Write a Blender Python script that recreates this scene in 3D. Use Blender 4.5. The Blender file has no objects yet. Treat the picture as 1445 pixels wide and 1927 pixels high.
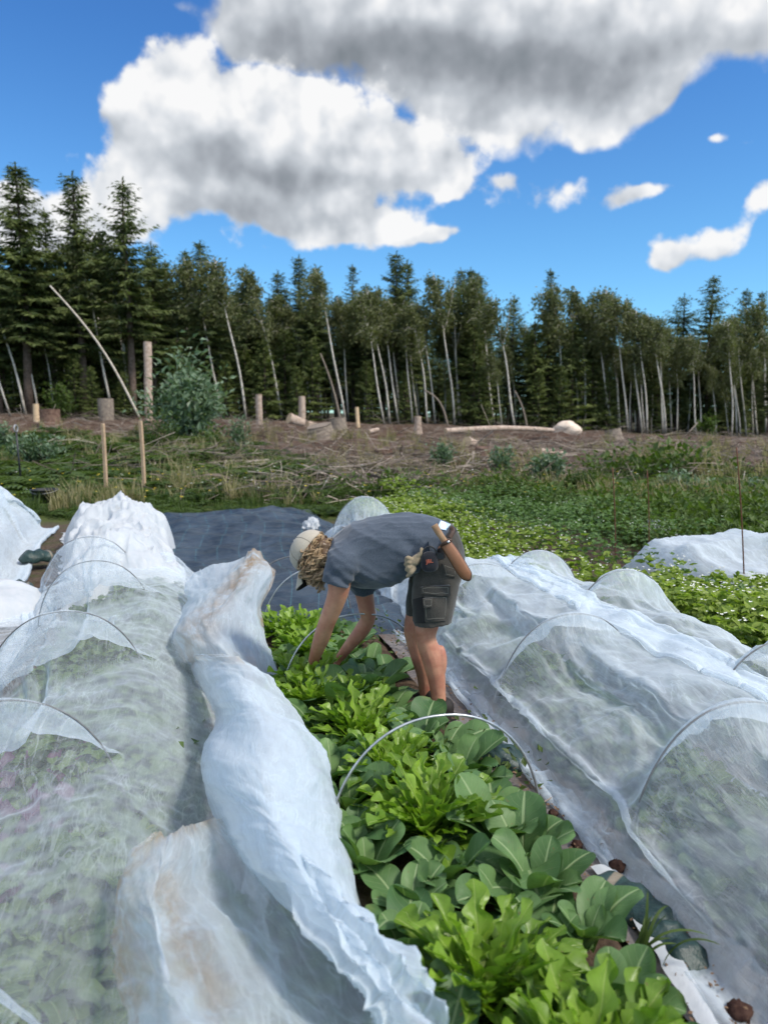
import bpy, bmesh, math, random
import numpy as np
from mathutils import Vector, Matrix, Euler
rng = np.random.default_rng(7)
random.seed(7)
SC = bpy.context.scene
COL = SC.collection
R = math.radians

# ------------------------------------------------------------------ camera frame (used to read places off the photograph)
F = 1392.0                       # focal length in photo pixels (26 mm equivalent)
PITCH = math.atan((963.5 - 780) / F)
EYE = 1.6

def ray(px, py):
    x = (px - 722.5) / F
    v = (963.5 - py) / F
    return np.array([x, math.cos(PITCH) + v * math.sin(PITCH), -math.sin(PITCH) + v * math.cos(PITCH)])

def at(px, py, z=0.0):
    r = ray(px, py)
    return np.array([0, 0, EYE]) + (z - EYE) / r[2] * r

def atd(px, py, Y):
    r = ray(px, py)
    return np.array([0, 0, EYE]) + Y / r[1] * r

# garden rows: u runs along the beds, v to the right across them
ROW = math.atan((385 - 722.5) / F)
DU = np.array([math.sin(ROW), math.cos(ROW)])
DV = np.array([DU[1], -DU[0]])

def uv2w(u, v, z=0.0):
    u, v, z = np.broadcast_arrays(np.asarray(u, float), np.asarray(v, float), np.asarray(z, float))
    return np.stack([u * DU[0] + v * DV[0], u * DU[1] + v * DV[1], z], -1)

def w2uv(p):
    p = np.asarray(p)
    return p[..., 0] * DU[0] + p[..., 1] * DU[1], p[..., 0] * DV[0] + p[..., 1] * DV[1]

# ------------------------------------------------------------------ numpy noise
def _hash(ix, iy, iz, seed):
    h = (ix.astype(np.int64) * 374761393 + iy.astype(np.int64) * 668265263 + iz.astype(np.int64) * 2147483647 + seed * 974711) & 0x7fffffff
    h = ((h ^ (h >> 13)) * 1274126177) & 0x7fffffff
    h = (h ^ (h >> 16)) & 0xffff
    return h / 65535.0

def vnoise(x, y, z=0.0, seed=0):
    x, y, z = np.broadcast_arrays(np.asarray(x, float), np.asarray(y, float), np.asarray(z, float))
    ix, iy, iz = np.floor(x), np.floor(y), np.floor(z)
    fx, fy, fz = x - ix, y - iy, z - iz
    fx, fy, fz = [f * f * f * (f * (f * 6 - 15) + 10) for f in (fx, fy, fz)]
    ix, iy, iz = ix.astype(int), iy.astype(int), iz.astype(int)
    r = 0
    for dx in (0, 1):
        wx = fx if dx else 1 - fx
        for dy in (0, 1):
            wy = fy if dy else 1 - fy
            for dz in (0, 1):
                wz = fz if dz else 1 - fz
                r = r + wx * wy * wz * _hash(ix + dx, iy + dy, iz + dz, seed)
    return r

def fbm(x, y, z=0.0, o=4, seed=0, g=0.5):
    s, a, f, t = 0, 1.0, 1.0, 0
    for k in range(o):
        s = s + a * vnoise(np.asarray(x) * f, np.asarray(y) * f, np.asarray(z) * f, seed + k)
        t += a; a *= g; f *= 2.03
    return s / t

def sstep(a, b, x):
    t = np.clip((np.asarray(x, float) - a) / (b - a), 0, 1)
    return t * t * (3 - 2 * t)

# ------------------------------------------------------------------ mesh helpers
class Geo:
    """Collects vertices and faces and links them as ONE mesh object."""
    def __init__(s):
        s.V, s.F, s.T, s.U, s.M, s.n = [], [], [], [], [], 0
    def add(s, V, Fc, tint=0.5, uv=None, mi=0):
        V = np.asarray(V, float).reshape(-1, 3)
        n = len(V)
        s.V.append(V)
        s.T.append(np.broadcast_to(np.asarray(tint, float), (n,)).copy())
        s.U.append(np.zeros((n, 2)) if uv is None else np.asarray(uv, float))
        if isinstance(Fc, np.ndarray):
            Fc = [Fc]
        for f in (Fc if len(Fc) and isinstance(Fc[0], np.ndarray) else [np.asarray([q], int) for q in Fc]):
            if len(f):
                s.F.append(np.asarray(f, int) + s.n); s.M.append(np.full(len(f), mi, int))
        s.n += n
        return s
    def inst(s, V, Fc, Rm, P, tint=0.5, uv=None, mi=0):
        V = np.asarray(V, float); N = len(P); k = len(V)
        W = np.einsum('nij,kj->nki', Rm, V) + np.asarray(P)[:, None, :]
        t = np.repeat(np.broadcast_to(np.asarray(tint, float), (N,)), k)
        Fl = Fc if isinstance(Fc, list) else [Fc]
        FF = [(f[None, :, :] + (np.arange(N) * k)[:, None, None]).reshape(-1, f.shape[1]) for f in Fl]
        return s.add(W.reshape(-1, 3), FF, t, None if uv is None else np.tile(uv, (N, 1)), mi)
    def merge(s, g, Rm=np.eye(3), P=(0, 0, 0)):
        off = s.n
        for V in g.V: s.V.append(V @ np.asarray(Rm).T + np.asarray(P))
        s.T += g.T; s.U += g.U; s.M += g.M
        s.F += [f + off for f in g.F]; s.n += g.n
        return s
    def mesh(s, name, mats, smooth=True):
        me = bpy.data.meshes.new(name)
        V = np.concatenate(s.V); T = np.concatenate(s.T); U = np.concatenate(s.U)
        me.vertices.add(len(V)); me.vertices.foreach_set('co', V.astype(np.float32).ravel())
        tot = np.concatenate([np.full(len(f), f.shape[1]) for f in s.F])
        loops = np.concatenate([f.ravel() for f in s.F])
        me.loops.add(len(loops)); me.loops.foreach_set('vertex_index', loops.astype(np.int32))
        me.polygons.add(len(tot))
        st = np.concatenate([[0], np.cumsum(tot)[:-1]])
        me.polygons.foreach_set('loop_start', st.astype(np.int32))
        me.polygons.foreach_set('material_index', np.concatenate(s.M).astype(np.int32))
        me.polygons.foreach_set('use_smooth', np.full(len(tot), bool(smooth)))
        uvl = me.uv_layers.new(name='UVMap')
        uvl.data.foreach_set('uv', U[loops].astype(np.float32).ravel())
        a = me.attributes.new('tint', 'FLOAT', 'POINT'); a.data.foreach_set('value', T.astype(np.float32))
        me.update(calc_edges=True)
        for m in (mats if isinstance(mats, (list, tuple)) else [mats]): me.materials.append(m)
        return me
    def build(s, name, mats, parent=None, smooth=True, loc=None):
        o = bpy.data.objects.new(name, s.mesh(name, mats, smooth))
        COL.objects.link(o)
        if parent is not None: o.parent = parent
        if loc is not None: o.location = loc
        return o

def tag(o, label=None, cat=None, group=None, kind=None):
    for k, v in (('label', label), ('category', cat), ('group', group), ('kind', kind)):
        if v: o[k] = v
    return o

def empty(name, loc=(0, 0, 0), rz=0.0):
    o = bpy.data.objects.new(name, None); COL.objects.link(o)
    o.location = [float(c) for c in loc]; o.rotation_euler = (0, 0, rz); o.empty_display_size = 0.1
    return o

def copy_tree(o, parent=None):
    c = o.copy(); COL.objects.link(c)
    if parent is not None: c.parent = parent
    for ch in [x for x in bpy.data.objects if x.parent == o]: copy_tree(ch, c)
    return c

def grid_faces(nu, nv, closed=False):
    i = np.arange(nu - 1)[:, None]; m = nv if closed else nv - 1
    j = np.arange(m)[None, :]; j2 = (j + 1) % nv
    return np.stack([i * nv + j, i * nv + j2, (i + 1) * nv + j2, (i + 1) * nv + j], -1).reshape(-1, 4)

def tube(P, r, k=8, caps=True, sy=1.0):
    P = np.asarray(P, float); n = len(P); r = np.broadcast_to(np.asarray(r, float), (n,))
    T = np.gradient(P, axis=0); T /= np.linalg.norm(T, axis=1)[:, None] + 1e-9
    up = np.array([0, 0, 1.0]) if abs(T[0][2]) < 0.9 else np.array([0, 1.0, 0])
    N = np.cross(T[0], up); N /= np.linalg.norm(N)
    out = []
    a = np.arange(k) / k * 2 * math.pi
    for i in range(n):
        N = N - T[i] * (N @ T[i]); N /= np.linalg.norm(N) + 1e-9
        B = np.cross(T[i], N)
        out.append(P[i] + r[i] * (np.cos(a)[:, None] * N + sy * np.sin(a)[:, None] * B))
    V = np.concatenate(out); Fq = [grid_faces(n, k, True)[:, ::-1]]
    if caps:
        V = np.concatenate([V, P[:1], P[-1:]])
        j = np.arange(k); j2 = (j + 1) % k
        Fq.append(np.stack([np.full(k, n * k), j, j2], -1))
        Fq.append(np.stack([np.full(k, n * k + 1), (n - 1) * k + j2, (n - 1) * k + j], -1))
    return V, Fq

def spline(P, n):
    """Catmull-Rom through the points, n samples."""
    P = np.asarray(P, float); m = len(P)
    t = np.linspace(0, m - 1, n); i = np.clip(t.astype(int), 0, m - 2); f = (t - i)
    g = lambda k: P[np.clip(k, 0, m - 1)]
    p0, p1, p2, p3 = g(i - 1), g(i), g(i + 1), g(i + 2)
    f = f.reshape((-1,) + (1,) * (P.ndim - 1))
    return 0.5 * (2 * p1 + (p2 - p0) * f + (2 * p0 - 5 * p1 + 4 * p2 - p3) * f * f + (3 * p1 - p0 - 3 * p2 + p3) * f ** 3)

def box(c, s, rot=None, bev=0.0):
    c = np.asarray(c, float); s = np.asarray(s, float) / 2
    V = np.array([[x, y, z] for x in (-1, 1) for y in (-1, 1) for z in (-1, 1)], float) * s
    if rot is not None: V = V @ np.asarray(rot).T
    Fq = np.array([[0, 1, 3, 2], [4, 6, 7, 5], [0, 4, 5, 1], [2, 3, 7, 6], [0, 2, 6, 4], [1, 5, 7, 3]])
    return V + c, Fq

def rotz(a):
    a = np.asarray(a, float); c, s, o, l = np.cos(a), np.sin(a), np.zeros_like(a), np.ones_like(a)
    return np.stack([np.stack([c, -s, o], -1), np.stack([s, c, o], -1), np.stack([o, o, l], -1)], -2)

def rotx(a):
    a = np.asarray(a, float); c, s, o, l = np.cos(a), np.sin(a), np.zeros_like(a), np.ones_like(a)
    return np.stack([np.stack([l, o, o], -1), np.stack([o, c, -s], -1), np.stack([o, s, c], -1)], -2)

def roty(a):
    a = np.asarray(a, float); c, s, o, l = np.cos(a), np.sin(a), np.zeros_like(a), np.ones_like(a)
    return np.stack([np.stack([c, o, s], -1), np.stack([o, l, o], -1), np.stack([-s, o, c], -1)], -2)

# ------------------------------------------------------------------ node helpers
class X:
    """A shader socket with arithmetic."""
    def __init__(s, t, sock): s.t, s.s = t, sock
    def _m(s, op, *a, clamp=False):
        n = s.t.nodes.new('ShaderNodeMath'); n.operation = op; n.use_clamp = clamp
        for i, v in enumerate((s,) + a):
            if isinstance(v, X): s.t.links.new(v.s, n.inputs[i])
            else: n.inputs[i].default_value = v
        return X(s.t, n.outputs[0])
    def __add__(s, o): return s._m('ADD', o)
    __radd__ = __add__
    def __mul__(s, o): return s._m('MULTIPLY', o)
    __rmul__ = __mul__
    def __sub__(s, o): return s._m('SUBTRACT', o)
    def __rsub__(s, o): return (s * -1.0)._m('ADD', o)
    def __truediv__(s, o): return s._m('DIVIDE', o)
    def __pow__(s, o): return s._m('POWER', o)
    def max(s, o): return s._m('MAXIMUM', o)
    def min(s, o): return s._m('MINIMUM', o)
    def abs(s): return s._m('ABSOLUTE')
    def step(s, a, b, lo=0.0, hi=1.0, smooth=True):
        n = s.t.nodes.new('ShaderNodeMapRange'); n.interpolation_type = 'SMOOTHSTEP' if smooth else 'LINEAR'
        s.t.links.new(s.s, n.inputs['Value'])
        for k, v in (('From Min', a), ('From Max', b), ('To Min', lo), ('To Max', hi)): n.inputs[k].default_value = v
        return X(s.t, n.outputs[0])

class NT:
    def __init__(s, tree): s.t = tree; tree.nodes.clear()
    def n(s, typ, props=(), **inp):
        n = s.t.nodes.new(typ)
        for k, v in dict(props).items(): setattr(n, k, v)
        for k, v in inp.items():
            k = k.replace('_', ' ')
            sock = n.inputs[int(k)] if k.isdigit() else n.inputs[k]
            s.set(sock, v)
        return n
    def set(s, sock, v):
        if isinstance(v, X): s.t.links.new(v.s, sock)
        elif hasattr(v, 'outputs'): s.t.links.new(v.outputs[0], sock)
        elif isinstance(v, bpy.types.NodeSocket): s.t.links.new(v, sock)
        else:
            if isinstance(v, tuple) and len(v) == 3 and sock.type == 'RGBA': v = v + (1,)
            sock.default_value = v
    def x(s, sock): return X(s.t, sock)
    def noise(s, vec, scale, detail=4, rough=0.5, dist=0.0, out=0):
        n = s.n('ShaderNodeTexNoise', Scale=float(scale), Detail=float(detail), Roughness=float(rough), Distortion=float(dist))
        if vec is not None: s.set(n.inputs['Vector'], vec)
        return X(s.t, n.outputs[out])
    def mix(s, f, a, b, typ='MIX'):
        n = s.t.nodes.new('ShaderNodeMix'); n.data_type = 'RGBA'; n.blend_type = typ
        s.set(n.inputs[0], f); s.set(n.inputs[6], a); s.set(n.inputs[7], b)
        return n.outputs[2]
    def mapping(s, vec, loc=(0, 0, 0), rot=(0, 0, 0), scale=(1, 1, 1), typ='POINT'):
        n = s.n('ShaderNodeMapping', dict(vector_type=typ))
        s.set(n.inputs['Vector'], vec); n.inputs['Location'].default_value = loc
        n.inputs['Rotation'].default_value = rot; n.inputs['Scale'].default_value = scale
        return n.outputs[0]
    def attr(s, name): return X(s.t, s.n('ShaderNodeAttribute', dict(attribute_name=name)).outputs['Fac'])
    def pos(s): return s.n('ShaderNodeNewGeometry').outputs['Position']
    def obj(s): return s.n('ShaderNodeTexCoord').outputs['Object']
    def uv(s): return s.n('ShaderNodeTexCoord').outputs['UV']
    def sep(s, v):
        n = s.n('ShaderNodeSeparateXYZ'); s.set(n.inputs[0], v)
        return [X(s.t, o) for o in n.outputs]
    def bump(s, h, strength=0.3, dist=0.01):
        return s.n('ShaderNodeBump', Height=h, Strength=strength, Distance=dist).outputs[0]
    def ramp(s, f, stops):
        n = s.n('ShaderNodeValToRGB'); s.set(n.inputs[0], f); e = n.color_ramp.elements
        while len(e) < len(stops): e.new(0.5)
        for q, (p, c) in zip(e, stops): q.position = p; q.color = tuple(c) + (1,)
        return n.outputs[0]

def mat(name, fn):
    m = bpy.data.materials.new(name); m.use_nodes = True
    t = NT(m.node_tree)
    sh = fn(t)
    o = t.n('ShaderNodeOutputMaterial'); t.set(o.inputs[0], sh)
    return m

def pbr(t, color, rough=0.6, normal=None, spec=0.3, **kw):
    b = t.n('ShaderNodeBsdfPrincipled')
    t.set(b.inputs['Base Color'], color); t.set(b.inputs['Roughness'], rough)
    t.set(b.inputs['Specular IOR Level'], spec)
    if normal is not None: t.set(b.inputs['Normal'], normal)
    for k, v in kw.items(): t.set(b.inputs[k.replace('_', ' ')], v)
    return b

def simple(name, c1, c2=None, scale=20, rough=0.6, spec=0.3, bump=0.0, bscale=None, bdist=0.004, **kw):
    c2 = c2 or tuple(x * 0.75 for x in c1)
    def fn(t):
        f = t.noise(t.obj(), scale, 6, 0.6)
        nrm = t.bump(t.noise(t.obj(), bscale or scale * 3, 5, 0.6), bump, bdist) if bump else None
        return pbr(t, t.mix(f.step(0.3, 0.7), c1, c2), rough, nrm, spec, **kw)
    return mat(name, fn)

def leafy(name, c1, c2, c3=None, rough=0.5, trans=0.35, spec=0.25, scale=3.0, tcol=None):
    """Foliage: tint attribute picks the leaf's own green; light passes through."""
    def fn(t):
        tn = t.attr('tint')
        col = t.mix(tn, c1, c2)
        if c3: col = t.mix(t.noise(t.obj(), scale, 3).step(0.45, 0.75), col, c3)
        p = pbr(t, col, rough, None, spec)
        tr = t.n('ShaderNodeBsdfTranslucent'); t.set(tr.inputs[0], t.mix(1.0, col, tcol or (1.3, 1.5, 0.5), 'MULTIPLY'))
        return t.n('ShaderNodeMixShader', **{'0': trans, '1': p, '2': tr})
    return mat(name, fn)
EXPO = 1.08
SUN_E, SUN_ANG = 2.0, 10.0
SKY_STR = 0.12
SKY_SAT, SKY_VAL = 0.96, 0.82
CLOUD_K = 3.6
NETQ, NETFINE = .052, True
# ------------------------------------------------------------------ camera, sun, sky
cam = bpy.data.cameras.new('camera'); camo = bpy.data.objects.new('camera', cam); COL.objects.link(camo)
camo.location = (0, 0, EYE); camo.rotation_euler = (math.pi / 2 - PITCH, 0, 0)
cam.sensor_fit = 'VERTICAL'; cam.sensor_height = 36; cam.lens = 36 * F / 1927; cam.clip_start = 0.05; cam.clip_end = 3000
cam.dof.use_dof = True; cam.dof.focus_distance = 3.7; cam.dof.aperture_fstop = 2.4
SC.camera = camo
SC.view_settings.view_transform = 'Standard'; SC.view_settings.look = 'None'
SC.view_settings.gamma = 1; SC.view_settings.exposure = EXPO
SC.cycles.use_denoising = True
SC.cycles.max_bounces = 10; SC.cycles.transparent_max_bounces = 24; SC.cycles.transmission_bounces = 8
SC.cycles.diffuse_bounces = 4; SC.cycles.caustics_reflective = False; SC.cycles.caustics_refractive = False
SC.cycles.sample_clamp_indirect = 4.0

SUN_EL, SUN_AZ = R(50), R(118)          # azimuth clockwise from +Y (away from the camera): right and a little behind
sd = Vector((math.sin(SUN_AZ) * math.cos(SUN_EL), math.cos(SUN_AZ) * math.cos(SUN_EL), math.sin(SUN_EL)))
sl = bpy.data.lights.new('sun', 'SUN'); sl.energy = SUN_E; sl.angle = R(SUN_ANG); sl.color = (1.0, 0.93, 0.82)
slo = bpy.data.objects.new('sun', sl); COL.objects.link(slo); slo.rotation_euler = sd.to_track_quat('Z', 'Y').to_euler()

def azel(px, py):
    r = ray(px, py); r = r / np.linalg.norm(r)
    return np.array([math.atan2(r[0], r[1]), math.asin(r[2])])

def build_sky():
    w = bpy.data.worlds.new('World'); SC.world = w; w.use_nodes = True
    t = NT(w.node_tree)
    sky = t.n('ShaderNodeTexSky', dict(sky_type='NISHITA', sun_disc=False, sun_elevation=SUN_EL, sun_rotation=SUN_AZ,
              altitude=200, air_density=1.0, dust_density=0.25, ozone_density=2.0))
    d = t.n('ShaderNodeVectorMath', dict(operation='NORMALIZE'))
    t.set(d.inputs[0], t.n('ShaderNodeTexCoord').outputs['Generated'])
    x, y, z = t.sep(d.outputs[0])
    az = x._m('ARCTAN2', y); el = z._m('ARCSINE')
    cb = t.n('ShaderNodeCombineXYZ'); t.set(cb.inputs[0], az); t.set(cb.inputs[1], el)
    P = cb.outputs[0]
    # billow: warp the direction a little so blob edges curl
    wn = t.n('ShaderNodeTexNoise', Scale=9.0, Detail=3.0); t.set(wn.inputs['Vector'], P)
    wv = t.n('ShaderNodeVectorMath', dict(operation='MULTIPLY_ADD'))
    t.set(wv.inputs[0], wn.outputs['Color']); wv.inputs[1].default_value = (0.05, 0.05, 0); t.set(wv.inputs[2], P)
    W = t.n('ShaderNodeVectorMath', dict(operation='ADD')); t.set(W.inputs[0], wv.outputs[0]); W.inputs[1].default_value = (-0.025, -0.025, 0)
    W = W.outputs[0]

    def blob(vec, cx, cy, rx, ry, ang=0.0, wgt=1.0):
        c = azel(cx, cy)
        sx = np.linalg.norm(azel(cx + 8, cy) - azel(cx - 8, cy)) / 16; sy = np.linalg.norm(azel(cx, cy + 8) - azel(cx, cy - 8)) / 16
        m = t.mapping(vec, (c[0], c[1], 0), (0, 0, R(ang)), (rx * sx, ry * sy, 1), 'TEXTURE')
        dt = t.n('ShaderNodeVectorMath', dict(operation='DOT_PRODUCT')); t.set(dt.inputs[0], m); t.set(dt.inputs[1], m)
        r2 = t.x(dt.outputs['Value'])
        e = (r2 * -1.0)._m('EXPONENT')
        return e * wgt if wgt != 1 else e

    # two cloud banks: a grey one behind, high on the right, and the white heaped one in front of it
    back = [(460, 30, 75, 80), (560, 30, 130, 90), (720, 50, 200, 110), (900, 90, 250, 120), (1150, 50, 260, 85), (1340, 50, 170, 75), (1480, 40, 120, 75), (1000, 180, 150, 75),
            (1160, 200, 110, 60, 12), (1130, 255, 60, 40), (1235, 180, 55, 35), (880, 200, 130, 80), (340, 12, 22, 12, 0, .35)]
    front = [(235, 215, 75, 75), (330, 150, 85, 85), (450, 205, 150, 105), (600, 220, 160, 100), (660, 300, 185, 85), (420, 340, 150, 85), (285, 320, 90, 60),
             (235, 385, 75, 65), (540, 395, 130, 40), (790, 300, 115, 60), (850, 335, 45, 38), (700, 425, 105, 38), (820, 440, 75, 20, 8), (630, 440, 90, 34), (495, 468, 65, 30, 0, .6),
             (1010, 368, 100, 38, 0, .72), (955, 328, 30, 18, 0, .7), (925, 245, 65, 26, 0, .8), (1150, 375, 42, 34, 0, .8), (1235, 368, 85, 18, 12, .75), (1300, 488, 80, 38, 0, .75), (1365, 455, 58, 44, 0, .9), (1245, 488, 34, 22, 0, .7),
             (1430, 355, 45, 50), (1340, 262, 26, 16, 0, .6), (1405, 268, 26, 12, 20, .5), (10, 395, 65, 60, 0, 1.2), (70, 440, 85, 60), (165, 420, 95, 65)]
    def total(vec, lst):
        S = None
        for b in lst:
            e = blob(vec, *b); S = e if S is None else S + e
        return S
    DB, DF = total(W, back), total(W, front)
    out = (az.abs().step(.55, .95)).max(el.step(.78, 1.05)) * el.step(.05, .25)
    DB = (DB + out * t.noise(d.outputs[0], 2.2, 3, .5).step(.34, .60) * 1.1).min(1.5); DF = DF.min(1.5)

    def puff(vec, det, vs=0.34):
        n1 = t.noise(vec, 7.0, det, 0.55, 0.25)
        v = t.n('ShaderNodeTexVoronoi', dict(feature='SMOOTH_F1', voronoi_dimensions='2D'), Scale=17.0, Smoothness=0.8, Detail=2.5, Roughness=0.5)
        t.set(v.inputs['Vector'], vec)
        return n1 * 0.8 + t.x(v.outputs['Distance']) * -vs + vs * 0.4
    n = puff(P, 9)
    fine = t.noise(P, 34, 5, .6) - .5
    aB = (DB + (n - 0.40) * 1.7 + fine * .45).step(0.30, 0.84)
    dF = DF + (n - 0.41) * 2.0 + fine * .8
    aF = dF.step(0.30, 0.72)
    off = t.n('ShaderNodeVectorMath', dict(operation='ADD')); t.set(off.inputs[0], P); off.inputs[1].default_value = (-0.016, 0.026, 0)
    relief = (puff(P, 3, .6) - puff(off.outputs[0], 3, .6))
    sB = total(W, [(880, 115, 250, 62, 0, .62), (1030, 165, 150, 45, 0, .40), (700, 90, 110, 70, 0, .30), (520, 55, 110, 55, 0, .40), (1160, 95, 170, 36, 0, .30), (1300, 110, 110, 30, 0, .22), (560, 120, 120, 40, 0, .25),
                   (740, 38, 90, 22, 0, -.25), (1350, 20, 140, 40, 0, -.16), (1090, 245, 80, 35, 0, -.20), (1230, 180, 50, 30, 0, -.15)])
    sF = total(W, [(400, 260, 90, 36, 0, .50), (480, 325, 170, 36, 0, .42), (640, 345, 170, 34, 0, .34), (430, 388, 120, 34, 0, .42), (700, 275, 130, 24, 0, .22), (490, 470, 90, 28, 0, .34),
                   (205, 255, 70, 26, 0, .34), (560, 425, 110, 20, 0, .22), (1000, 396, 90, 16, 0, .24), (1290, 516, 80, 16, 0, .26), (660, 456, 90, 18, 0, .2), (1170, 392, 60, 13, 0, .2), (20, 440, 80, 26, 0, .25)])
    LB = 0.80 - sB * 0.80 + relief * 0.55 + (n - 0.40) * 0.10
    LF = 0.97 - sF * 1.08 + relief * 0.62 + (n - 0.40) * 0.08 + fine * .04
    shade = [(0.0, (.24, .27, .30)), (0.3, (.36, .39, .43)), (0.62, (.58, .62, .67)), (0.85, (.84, .87, .91)), (1.0, (1.05, 1.05, 1.05))]
    cB = t.ramp(LB.step(0.0, 1.0, smooth=False), shade); cF = t.ramp(LF.step(0.0, 1.0, smooth=False), shade)
    ccol = t.mix(aF, cB, cF)
    alpha = aB.max(aF)
    # clear sky: Nishita, a touch more saturated as the phone shows it
    tint = t.ramp(el.step(0.0, 0.75, smooth=False), [(0.0, (.42, .72, .88)), (0.3, (.30, .64, .86)), (0.58, (.185, .52, .85)), (0.9, (.16, .44, .84))])
    hs = t.n('ShaderNodeHueSaturation', Saturation=SKY_SAT, Value=SKY_VAL, Color=t.mix(1.0, sky.outputs[0], tint, 'MULTIPLY'))
    kk = t.n('ShaderNodeCombineXYZ'); kv = out.min(1.0) * 3.2 + CLOUD_K     # unseen clouds outside the view, extra brightness added to raise the fill light
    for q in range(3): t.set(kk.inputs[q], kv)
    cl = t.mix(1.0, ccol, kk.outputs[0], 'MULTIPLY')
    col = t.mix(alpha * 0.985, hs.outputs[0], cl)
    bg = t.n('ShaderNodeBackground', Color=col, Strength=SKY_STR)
    o = t.n('ShaderNodeOutputWorld'); t.set(o.inputs[0], bg)
    w.cycles.sampling_method = 'MANUAL'; w.cycles.sample_map_resolution = 512
build_sky()
# ------------------------------------------------------------------ terrain
RIDGE = 46.0
def ridge_h(x):
    px = np.clip((722 + 1392 * np.asarray(x, float) / RIDGE) / 1445, -0.6, 1.6)
    pyb = 768 + 56 * px
    return EYE - (pyb - 780) / 1392 * RIDGE

def ground_h(x, y):
    x = np.asarray(x, float); y = np.asarray(y, float)
    s = np.clip((y - 12.0) / (RIDGE - 12.0), 0, 1)
    base = ridge_h(x) * (s ** 1.05)
    amp = sstep(11.5, 22, y) * (1 - 0.6 * sstep(36, 46, y))
    bumps = (fbm(x * 0.35, y * 0.35, 0, 4, 11) - 0.5) * 0.75 * amp + (fbm(x * 1.3, y * 1.3, 0, 3, 21) - 0.5) * 0.40 * amp
    near = (fbm(x * 2.2, y * 2.2, 0, 4, 31) - 0.5) * 0.05 - .05 * sstep(9, 7.5, y)
    return base + bumps + near * (1 - 0.5 * amp)

def hz(x, y): return float(ground_h(x, y))

def on_ground(px, py, y0=11.5, y1=80.0):
    """Where the sight line through a photo pixel meets the terrain."""
    Y = np.linspace(y0, y1, 1400); r = ray(px, py)
    x = r[0] / r[1] * Y; z = EYE + r[2] / r[1] * Y
    k = np.nonzero(z <= ground_h(x, Y))[0]
    i = k[0] if len(k) else len(Y) - 1
    return np.array([x[i], Y[i], float(ground_h(x[i], Y[i]))])

def weed_density(x, y):
    """0..1 how green and overgrown the clearing is."""
    px = np.clip((722 + 1392 * x / np.maximum(y, 1)) / 1445, 0, 1)
    edge = 26 - 13.0 * sstep(0.26, 0.5, px) + 2.0 * sstep(.58, .7, px)      # the bracken climbs higher on the left
    n = fbm(x * 0.30, y * 0.30, 0, 4, 51)
    return np.clip(sstep(edge + 3.5, edge - 3.0, y + (n - 0.5) * 11) , 0, 1)

def ground_mat():
    def fn(t):
        p = t.pos(); x, y, z = t.sep(p)
        n1 = t.noise(p, 0.45, 5, 0.6); n2 = t.noise(p, 3.0, 6, 0.65); n3 = t.noise(p, 22.0, 5, 0.7)
        red = t.mix(n1.step(0.35, 0.65), (.066, .038, .026), (.098, .068, .050))
        red = t.mix(n2.step(0.45, 0.7), red, (.155, .118, .097))
        red = t.mix(n3.step(0.55, 0.75) * 0.7, red, (.05, .032, .026))
        grey = t.mix(n3, (.15, .12, .11), (.26, .225, .21))
        gm = x.step(9.0, 15.0) * (n1.step(0.40, 0.6)) * y.step(32, 24)
        red = t.mix(gm, red, grey)
        green = t.mix(n2.step(0.3, 0.7), (.035, .062, .016), (.085, .10, .03))
        green = t.mix(n3.step(.5, .7) * .5, green, (.075, .055, .035))
        px = x / y.max(1.0)
        edge = px.step(-0.34, -0.02, 26.0, 13.0) + px.step(.06, .2, 0, 2.5)
        w = (y + (n1 - 0.5) * 10.0 - edge).step(-3.5, 3.0)
        c = t.mix(w, green, red)
        floor = t.mix(n2.step(.35, .65), (.03, .036, .016), (.085, .065, .04))
        c = t.mix((y + (n2 - .5) * 6.0).step(44, 49), c, floor)
        soil = t.mix(n3.step(.3, .7), (.055, .04, .03), (.13, .098, .075))
        soil = t.mix(n2.step(.5, .62) * .6, soil, (.05, .068, .022))
        c = t.mix((y + (n2 - .5) * 1.2 + (x - 2.6).max(0.0).min(1.0) * 5.0).step(10.4, 11.4), soil, c)
        return pbr(t, c, 0.95, t.bump(n3 * .6 + n2, 0.7, 0.05), 0.1)
    return mat('ground', fn)

def build_ground():
    a = np.linspace(-1, 1, 230); xs = 30 * a + 470 * np.sign(a) * np.abs(a) ** 5
    b = np.linspace(0, 1, 330); ys = -6 + 62 * b + 640 * b ** 9
    Xg, Yg = np.meshgrid(xs, ys, indexing='ij')
    Z = ground_h(Xg, Yg)
    V = np.stack([Xg, Yg, Z], -1).reshape(-1, 3)
    g = Geo().add(V, grid_faces(len(xs), len(ys))[:, ::-1])
    o = g.build('ground', ground_mat()); tag(o, kind='structure')
    if o.data.polygons[0].normal.z < 0: o.data.flip_normals()
build_ground()
# ------------------------------------------------------------------ trees
def bark_birch():
    def fn(t):
        p = t.obj(); x, y, z = t.sep(p)
        m = t.mapping(p, scale=(6, 6, 1.3))
        n = t.noise(m, 3.2, 5, .65); n2 = t.noise(p, 1.1, 4)
        c = t.mix(n.step(.52, .64), (.60, .56, .50), (.09, .08, .07))
        c = t.mix((z + (n2 - .5) * 3).step(2.2, .0) * .75, c, (.10, .085, .07))
        c = t.mix(n2.step(.45, .7) * .45, c, (.34, .29, .22))
        return pbr(t, c, .8, t.bump(n, .4, .02), .15)
    return mat('birch_bark', fn)
def bark_dark():
    return simple('spruce_bark', (.085, .062, .048), (.16, .12, .10), 9, .95, .1, .5, 25, .02)
M_BIRCH = bark_birch(); M_BARK = bark_dark()
M_NEEDLE = leafy('spruce_needles', (.052, .076, .030), (.130, .158, .050), None, .62, .18)
M_NEEDLE_Y = leafy('young_spruce_needles', (.055, .080, .024), (.125, .150, .042), None, .62, .2)
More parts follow.
